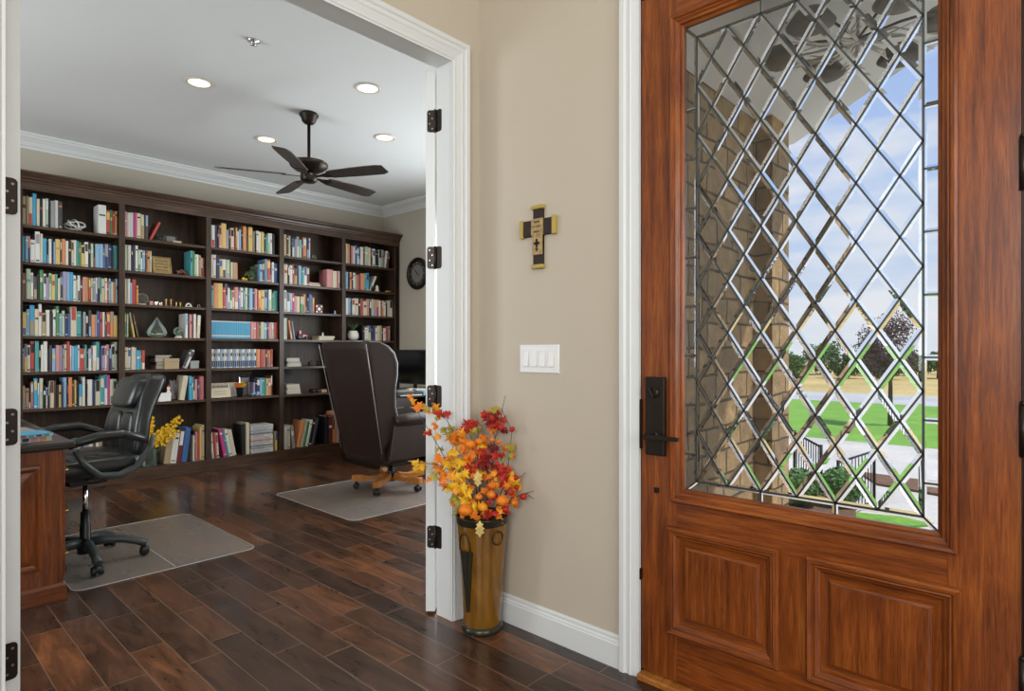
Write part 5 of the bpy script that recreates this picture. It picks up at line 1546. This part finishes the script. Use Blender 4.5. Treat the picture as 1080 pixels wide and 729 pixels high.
L_ = [  # (x, y, size m, colour, dt)
 (439, 428, .036, 'o', -.03), (434, 424, .026, 'a', -.03), (447, 431, .026, 'g', -.02), (458, 431, .030, 'a', -.01), (466, 436, .034, 'r', 0), (462, 443, .028, 'g', 0), (455, 456, .024, 'o', 0), (452, 459, .020, 'r', -.01),
 (471, 452, .036, 'g', 0), (461, 463, .024, 'a', 0), (462, 475, .024, 'g', -.01),
 (441, 487, .038, 'y', -.05), (437, 491, .028, 'y', -.05), (446, 492, .026, 'y', -.05), (456, 504, .034, 'g', -.05), (459, 484, .034, 'o', -.04), (466, 490, .034, 'a', -.03), (468, 498, .036, 'o', -.03),
 (474, 488, .036, 'y', -.03), (480, 462, .036, 'o', 0), (484, 470, .030, 'a', 0), (493, 452, .040, 'r', .02), (500, 447, .036, 'r', .03), (499, 453, .026, 'g', .02),
 (515, 444, .044, 'd', .02), (522, 438, .036, 'd', .03), (528, 446, .034, 'r', .02), (520, 450, .034, 'r', 0), (512, 438, .030, 'r', .03), (523, 433, .030, 'g', .02), (530, 452, .026, 'd', .02),
 (508, 462, .036, 'o', 0), (504, 470, .034, 'y', -.01), (486, 460, .036, 'a', -.01), (492, 470, .040, 'o', -.02), (500, 478, .036, 'o', -.03), (478, 480, .036, 'y', -.03), (486, 485, .040, 'y', -.04),
 (495, 482, .036, 'o', -.03), (512, 480, .040, 'd', -.01), (519, 474, .036, 'd', 0), (524, 480, .030, 'r', 0), (506, 488, .036, 'd', -.02), (517, 488, .034, 'd', -.01), (509, 474, .032, 'r', -.02),
 (537, 474, .034, 'g', .01), (536, 481, .026, 'g', .01), (495, 496, .036, 'r', -.05), (488, 498, .034, 'y', -.06), (480, 502, .036, 'y', -.06), (474, 505, .036, 'a', -.06), (468, 510, .032, 'o', -.05),
 (478, 510, .042, 'y', -.07), (486, 512, .042, 'y', -.08), (492, 518, .036, 'y', -.08), (484, 519, .036, 'a', -.07), (500, 505, .036, 'o', -.05), (508, 500, .036, 'y', -.05), (514, 505, .032, 'o', -.04),
 (527, 497, .040, 'r', -.03), (531, 492, .030, 'r', -.02), (523, 500, .028, 'a', -.03), (537, 505, .034, 'a', -.03), (541, 511, .034, 'y', -.03), (536, 515, .032, 'o', -.04), (530, 508, .032, 'r', -.03),
 (476, 525, .030, 'g', -.06), (480, 531, .032, 'g', -.06), (488, 528, .034, 'y', -.08), (496, 530, .030, 'o', -.07), (505, 532, .030, 'r', -.06), (512, 538, .030, 'o', -.06), (520, 528, .030, 'r', -.06),
 (530, 530, .030, 'o', -.05), (524, 538, .030, 'a', -.06), (540, 522, .026, 'r', -.04), (534, 538, .026, 'r', -.04), (545, 528, .024, 'o', -.03), (484, 540, .030, 'g', -.10), (498, 541, .030, 'o', -.11), (516, 543, .028, 'r', -.11), (527, 542, .028, 'a', -.09), (503, 534, .030, 'y', -.10), (516, 516, .030, 'r', -.05), (521, 511, .030, 'a', -.04)]
for (x, y, s_, k, dt) in L_:
    m = MB(); leafshape(m, at(x, y, T0 + dt), s_ * 1.3, k)
    for e_ in range(3 if x > 465 else 1):
        leafshape(m, at(x + rv.uniform(-6, 6), y + rv.uniform(-4, 6), T0 + dt + rv.uniform(.01, .05)), s_ * 1.1, rv.choice(k + k + 'o' if k != 'd' else 'dr'))
    m.build('leaf_spray', AML, ar, fixn=False)
for (x, y, s_) in ((504, 511, .058), (506, 552, .060)):
    m = MB(); camd = (Vector((0, 0, CAMH)) - at(x, y, T0 - .12)).normalized()
    leafshape(m, at(x, y, T0 - .125), s_, 'c', camd, Vector((.05, .05, -1 if y > 540 else 1)), OAK)
    tag(m.build('oak_leaf', AML, ar, fixn=False), 'pale speckled oak leaf')
for (x, y, rr, k, dt) in ((491, 538, .034, 'o', -.12), (509, 535, .024, 'a', -.115), (530, 528, .032, 'o', -.09), (518, 522, .022, 'o', -.09), (542, 530, .019, 'o', -.06), (496, 469, .026, 'o', -.06), (505, 466, .020, 'o', -.05),
                          (519, 464, .014, 'o', -.04), (526, 466, .014, 'o', -.04), (519, 512, .020, 'o', -.08), (533, 537, .018, 'r', -.07), (505, 524, .018, 'o', -.09)):
    rr *= .86; m = MB(); p = at(x, y, T0 + dt); pumpkin(m, p, rr, k)
    m.tube([p - O_ + Vector((0, 0, rr * .7)), p - O_ + Vector((.003, 0, rr * 1.05))], .003, 6, AK.index('g'))
    m.build('mini_pumpkin', AML, ar)
for (x, y, rr, dt) in ((540, 453, .012, .0), (544, 504, .012, -.03), (545, 514, .011, -.03), (552, 524, .015, -.03), (528, 451, .012, 0), (509, 439, .009, .02), (519, 441, .011, .0), (498, 445, .010, 0), (515, 530, .010, -.08), (502, 491, .009, -.06), (524, 489, .010, -.05)):
    m = MB(); m.ball(at(x, y, T0 + dt) - O_, rr, 10, 7, AK.index('r')); m.build('berry', AML, ar)

# ------------------------------------------------------------------ outdoors
struct('porch_floor', bx(((2.10, -2.4, -.25), (4.9, 1.56, -.03))), M['concrete'], 'pale concrete porch slab outside the front door')
struct('porch_wall', bx(((2.10, 1.56, -1.0), (4.12, 1.80, 2.76)), ((4.10, 1.44, -1.0), (4.42, 1.80, 2.76))), M['stone'], 'tan ledge stone wall beside the porch')
struct('porch_shade_wall', bx(((2.10, -2.42, -1.0), (3.74, -2.15, 2.76))), M['stone'], 'unseen stone wall added on the far side to darken the porch')  # unseen wall added to keep skylight off the stone
m = MB().prism([(2.10, 1.80), (4.80, 1.80), (4.80, 1.53), (3.72, .47), (3.72, -2.4), (2.10, -2.4)], 2.76, 2.80, lambda a, b, h: (a, b, h))  # far side stretched out of view to darken the porch
struct('porch_ceiling', m, M['soffit'], 'white porch ceiling with an angled front edge')
m = MB()
m.prism([(4.86, 1.60), (4.80, 1.80), (2.10, 1.80), (2.10, -2.45), (3.76, -2.45), (3.76, .43)], 2.80, 3.0, lambda a, b, h: (a, b, h))  # roof follows the same unseen extension, added for shade
struct('porch_roof', m, M['cream_paint'], 'cream fascia and roof edge above the porch')
pc_ = at(905, 46, 2.62)
cb = root('branch_chandelier', 'twiggy pale fixture with dark round discs, in the top of the door glass', 'chandelier', (pc_.x, pc_.y, 0))
HZc = pc_.z
MB().lathe([(.05, 2.759), (.05, 2.74), (.015, 2.73)], n=20).build('canopy', M['ceramic'], cb)
MB().tube([(0, 0, 2.74), (0, 0, HZc)], .008, 8).build('rod', M['ceramic'], cb)
rc = random.Random(4)
m = MB()
for k in range(34):
    a = rc.uniform(0, 2 * pi); L = rc.uniform(.2, .36)
    m.tube([(0, 0, HZc + .01), (L * .5 * math.cos(a), L * .5 * math.sin(a), HZc + rc.uniform(-.03, .03)), (L * math.cos(a + .25), L * math.sin(a + .25), HZc + rc.uniform(-.04, .04))], [.007, .005, .002], 6)
m.build('branch', M['ceramic'], cb)
M['shade'] = mat('dark_grey_disc', (.10, .085, .065), .6)
for k in range(6):
    a = R(60 * k + 40); x, y = .31 * math.cos(a), .31 * math.sin(a)
    sh = MB().lathe([(.001, HZc - .012), (.075, HZc - .010), (.095, HZc + .004), (.060, HZc + .055), (.02, HZc + .065)], (x, y, 0), 24, cap=False).build('disc_shade', M['shade'], cb)
    MB().tube([(0, 0, HZc + .02), (x * .5, y * .5, HZc + .05), (x, y, HZc + .06)], .006, 6).build('arm', M['dark_bronze'], cb)

GZ = -1.0
struct('ground', bx(((2.2, -40, GZ - .2), (120, 90, GZ - .02))), M['field'], 'dry golden field beyond the road')
struct('lawn', bx(((13.5, -30, GZ - .05), (28.5, 60, GZ))), M['lawn'], 'green mown lawn beyond the driveway')
struct('driveway', bx(((9.3, -30, GZ - .05), (16.2, 60, GZ + .012))), M['concrete'], 'pale concrete driveway in front of the lawn')
struct('road', bx(((28.5, -40, GZ - .05), (34.5, 80, GZ + .005))), M['asphalt'], 'grey road between lawn and field')
struct('path', bx(((2.2, -6, GZ - .05), (9.3, 8, GZ + .01))), M['concrete'], 'pale concrete front walk below the porch')
def bed(name, p, m_, z, label):
    struct(name, MB().prism(p, GZ - .02, z, lambda a, b, h: (a, b, h)), m_, label)
def gp(x, y, z=GZ): t_ = (CAMH - z) * F / (y - HZ); d = dr(x); return (d[0] * t_, d[1] * t_)
bed('ground_mulch', [gp(905, 500), gp(1010, 514), gp(1010, 528), (gp(925, 513))], M['mulch'], GZ + .05, 'brown mulch bed beside the walk')
bed('lawn_strip', [gp(880, 541), gp(950, 548), gp(985, 556), gp(940, 560), gp(880, 558)], M['lawn'], GZ + .04, 'narrow strip of grass beside the walk')
bed('ground_bed', [gp(830, 515, -.60), gp(900, 515, -.60), gp(905, 560, -.60), gp(835, 560, -.60)], M['mulch'], -.60, 'planting bed under the round shrubs')
ro = random.Random(8)
def shrub(px, py_, rad, n, label):
    p_ = at(px, py_, 7.0); x, y = p_.x, p_.y
    r = root('boxwood_shrub', label, 'shrub', (x, y, -.60))
    m = MB()
    for k in range(n):
        v = Vector((ro.gauss(0, 1), ro.gauss(0, 1), abs(ro.gauss(0, 1)) - .25)).normalized()
        p = v * rad * ro.uniform(.86, 1.0) + Vector((0, 0, rad * .85))
        a = v.cross(Vector((ro.gauss(0, 1), ro.gauss(0, 1), ro.gauss(0, 1)))).normalized(); b = (v * .6 + a.cross(v)).normalized()
        m.add([p - a * .018, p + b * .03, p + a * .018, p - b * .012], [(0, 1, 2, 3)], ro.choice((0, 0, 1)))
    m.ball((0, 0, rad * .85), rad * .86, 20, 12, 1)
    m.build('foliage', [M['leaf_green'], M['leaf_dkgreen']], r, fixn=False)
    MB().tube([(0, 0, 0), (0, 0, rad * .3)], .02, 6).build('stem', M['bark'], r)
shrub(843, 512, .23, 1500, 'round clipped green shrub nearer the stone wall')
shrub(888, 513, .24, 1700, 'round clipped green shrub nearer the black railing')
def tree(px, py_, z_crown, rad, n, mats_, label, sq=(1, 1, 1), size=.07, grp=None, t=None, name='tree'):
    x, y = gp(px, py_)
    r = root(name, label, 'tree', (x, y, GZ), 0, grp)
    m = MB()
    m.tube([(0, 0, 0), (.02, 0, z_crown * .5), (0, 0, z_crown)], [rad * .055 + .02, rad * .04 + .015, .015], 8)
    for k in range(9):
        a = k * 2.4; m.tube([(0, 0, z_crown * (.5 + .04 * k)), (rad * .6 * sq[0] * math.cos(a), rad * .6 * sq[1] * math.sin(a), z_crown + rad * sq[2] * (.5 - .1 * k))], [.02 + rad * .012, .006], 6)
    m.build('trunk', M['bark'], r)
    m = MB()
    for k in range(14):
        v = Vector((ro.gauss(0, 1), ro.gauss(0, 1), ro.gauss(0, 1))).normalized() * ro.uniform(.35, .75)
        leafy(m, (v.x * rad * sq[0], v.y * rad * sq[1], z_crown + v.z * rad * sq[2]), n // 14, rad * .42, size, ro, (1, 1, 1), tuple(range(len(mats_))))
    m.build('foliage', mats_, r, fixn=False)
tree(939, 449, 2.25, 1.0, 4200, [M['leaf_purple']], 'small purple-leaved tree on the lawn', (1, 1, 1.1), .05)
for k, (px, yb, zc, rd, mm) in enumerate((px_, yb_, 1.15 * rd_ / 1.7, rd_ * .76, mm_) for px_, yb_, zc_, rd_, mm_ in ((838, 399.5, 2.4, 1.5, 'g'), (866, 395, 2.6, 2.4, 'g'), (890, 399, 2.5, 1.6, 'd'), (915, 396, 2.0, 1.7, 'p'), (940, 400, 1.9, 1.4, 'p'), (966, 396.5, 2.2, 1.6, 'p'), (989, 399, 2.6, 1.7, 'g'), (1012, 395, 2.6, 2.2, 'd'), (814, 396, 2.6, 2.0, 'd'))):
    tree(px, yb, zc, rd, 2200, {'g': [M['leaf_green'], M['leaf_dkgreen']], 'd': [M['leaf_dkgreen']], 'p': [M['leaf_purple'], M['leaf_dkgreen']]}[mm],
         {'g': 'green tree at the far edge of the dry field', 'd': 'dark green tree at the far edge of the dry field', 'p': 'low dusky purple bush at the far edge of the dry field'}[mm], (1.5, 1.5, .85), .16, 'trees beyond the field, ' + {'g': 'green', 'd': 'dark green', 'p': 'dusky purple'}[mm])
# railings beside the steps
def railing(a, b, z0a, z0b, label, hgt=.78, n=11):
    r = root('stair_railing', label, 'railing', (a[0], a[1], 0))
    A = Vector((0, 0, 0)); B = Vector((b[0] - a[0], b[1] - a[1], 0))
    za, zb = z0a, z0b
    MB().tube([(A.x, A.y, za + hgt), (B.x, B.y, zb + hgt)], .015, 8).build('top_rail', M['black_iron'], r)
    MB().tube([(A.x, A.y, za + .08), (B.x, B.y, zb + .08)], .014, 6).build('bottom_rail', M['black_iron'], r)
    for k in range(n + 1):
        w = k / n; p = A.lerp(B, w); z = za + (zb - za) * w
        e_ = k in (0, n)
        MB().tube([(p.x, p.y, z + (0 if e_ else .08)), (p.x, p.y, z + hgt + (.03 if e_ else 0))], .02 if e_ else .0065, 6).build('post' if e_ else 'baluster', M['black_iron'], r)
a2, b2 = gp(883, 556, GZ + .0), gp(922, 534, GZ + .0)
railing(b2, gp(884, 553), GZ, GZ, 'black iron stair railing rising behind the round shrubs')
railing(at(866, 470, 7.6)[:2], at(838, 456, 8.2)[:2], -.80, -.70, 'black iron railing at the end of the stone wall')
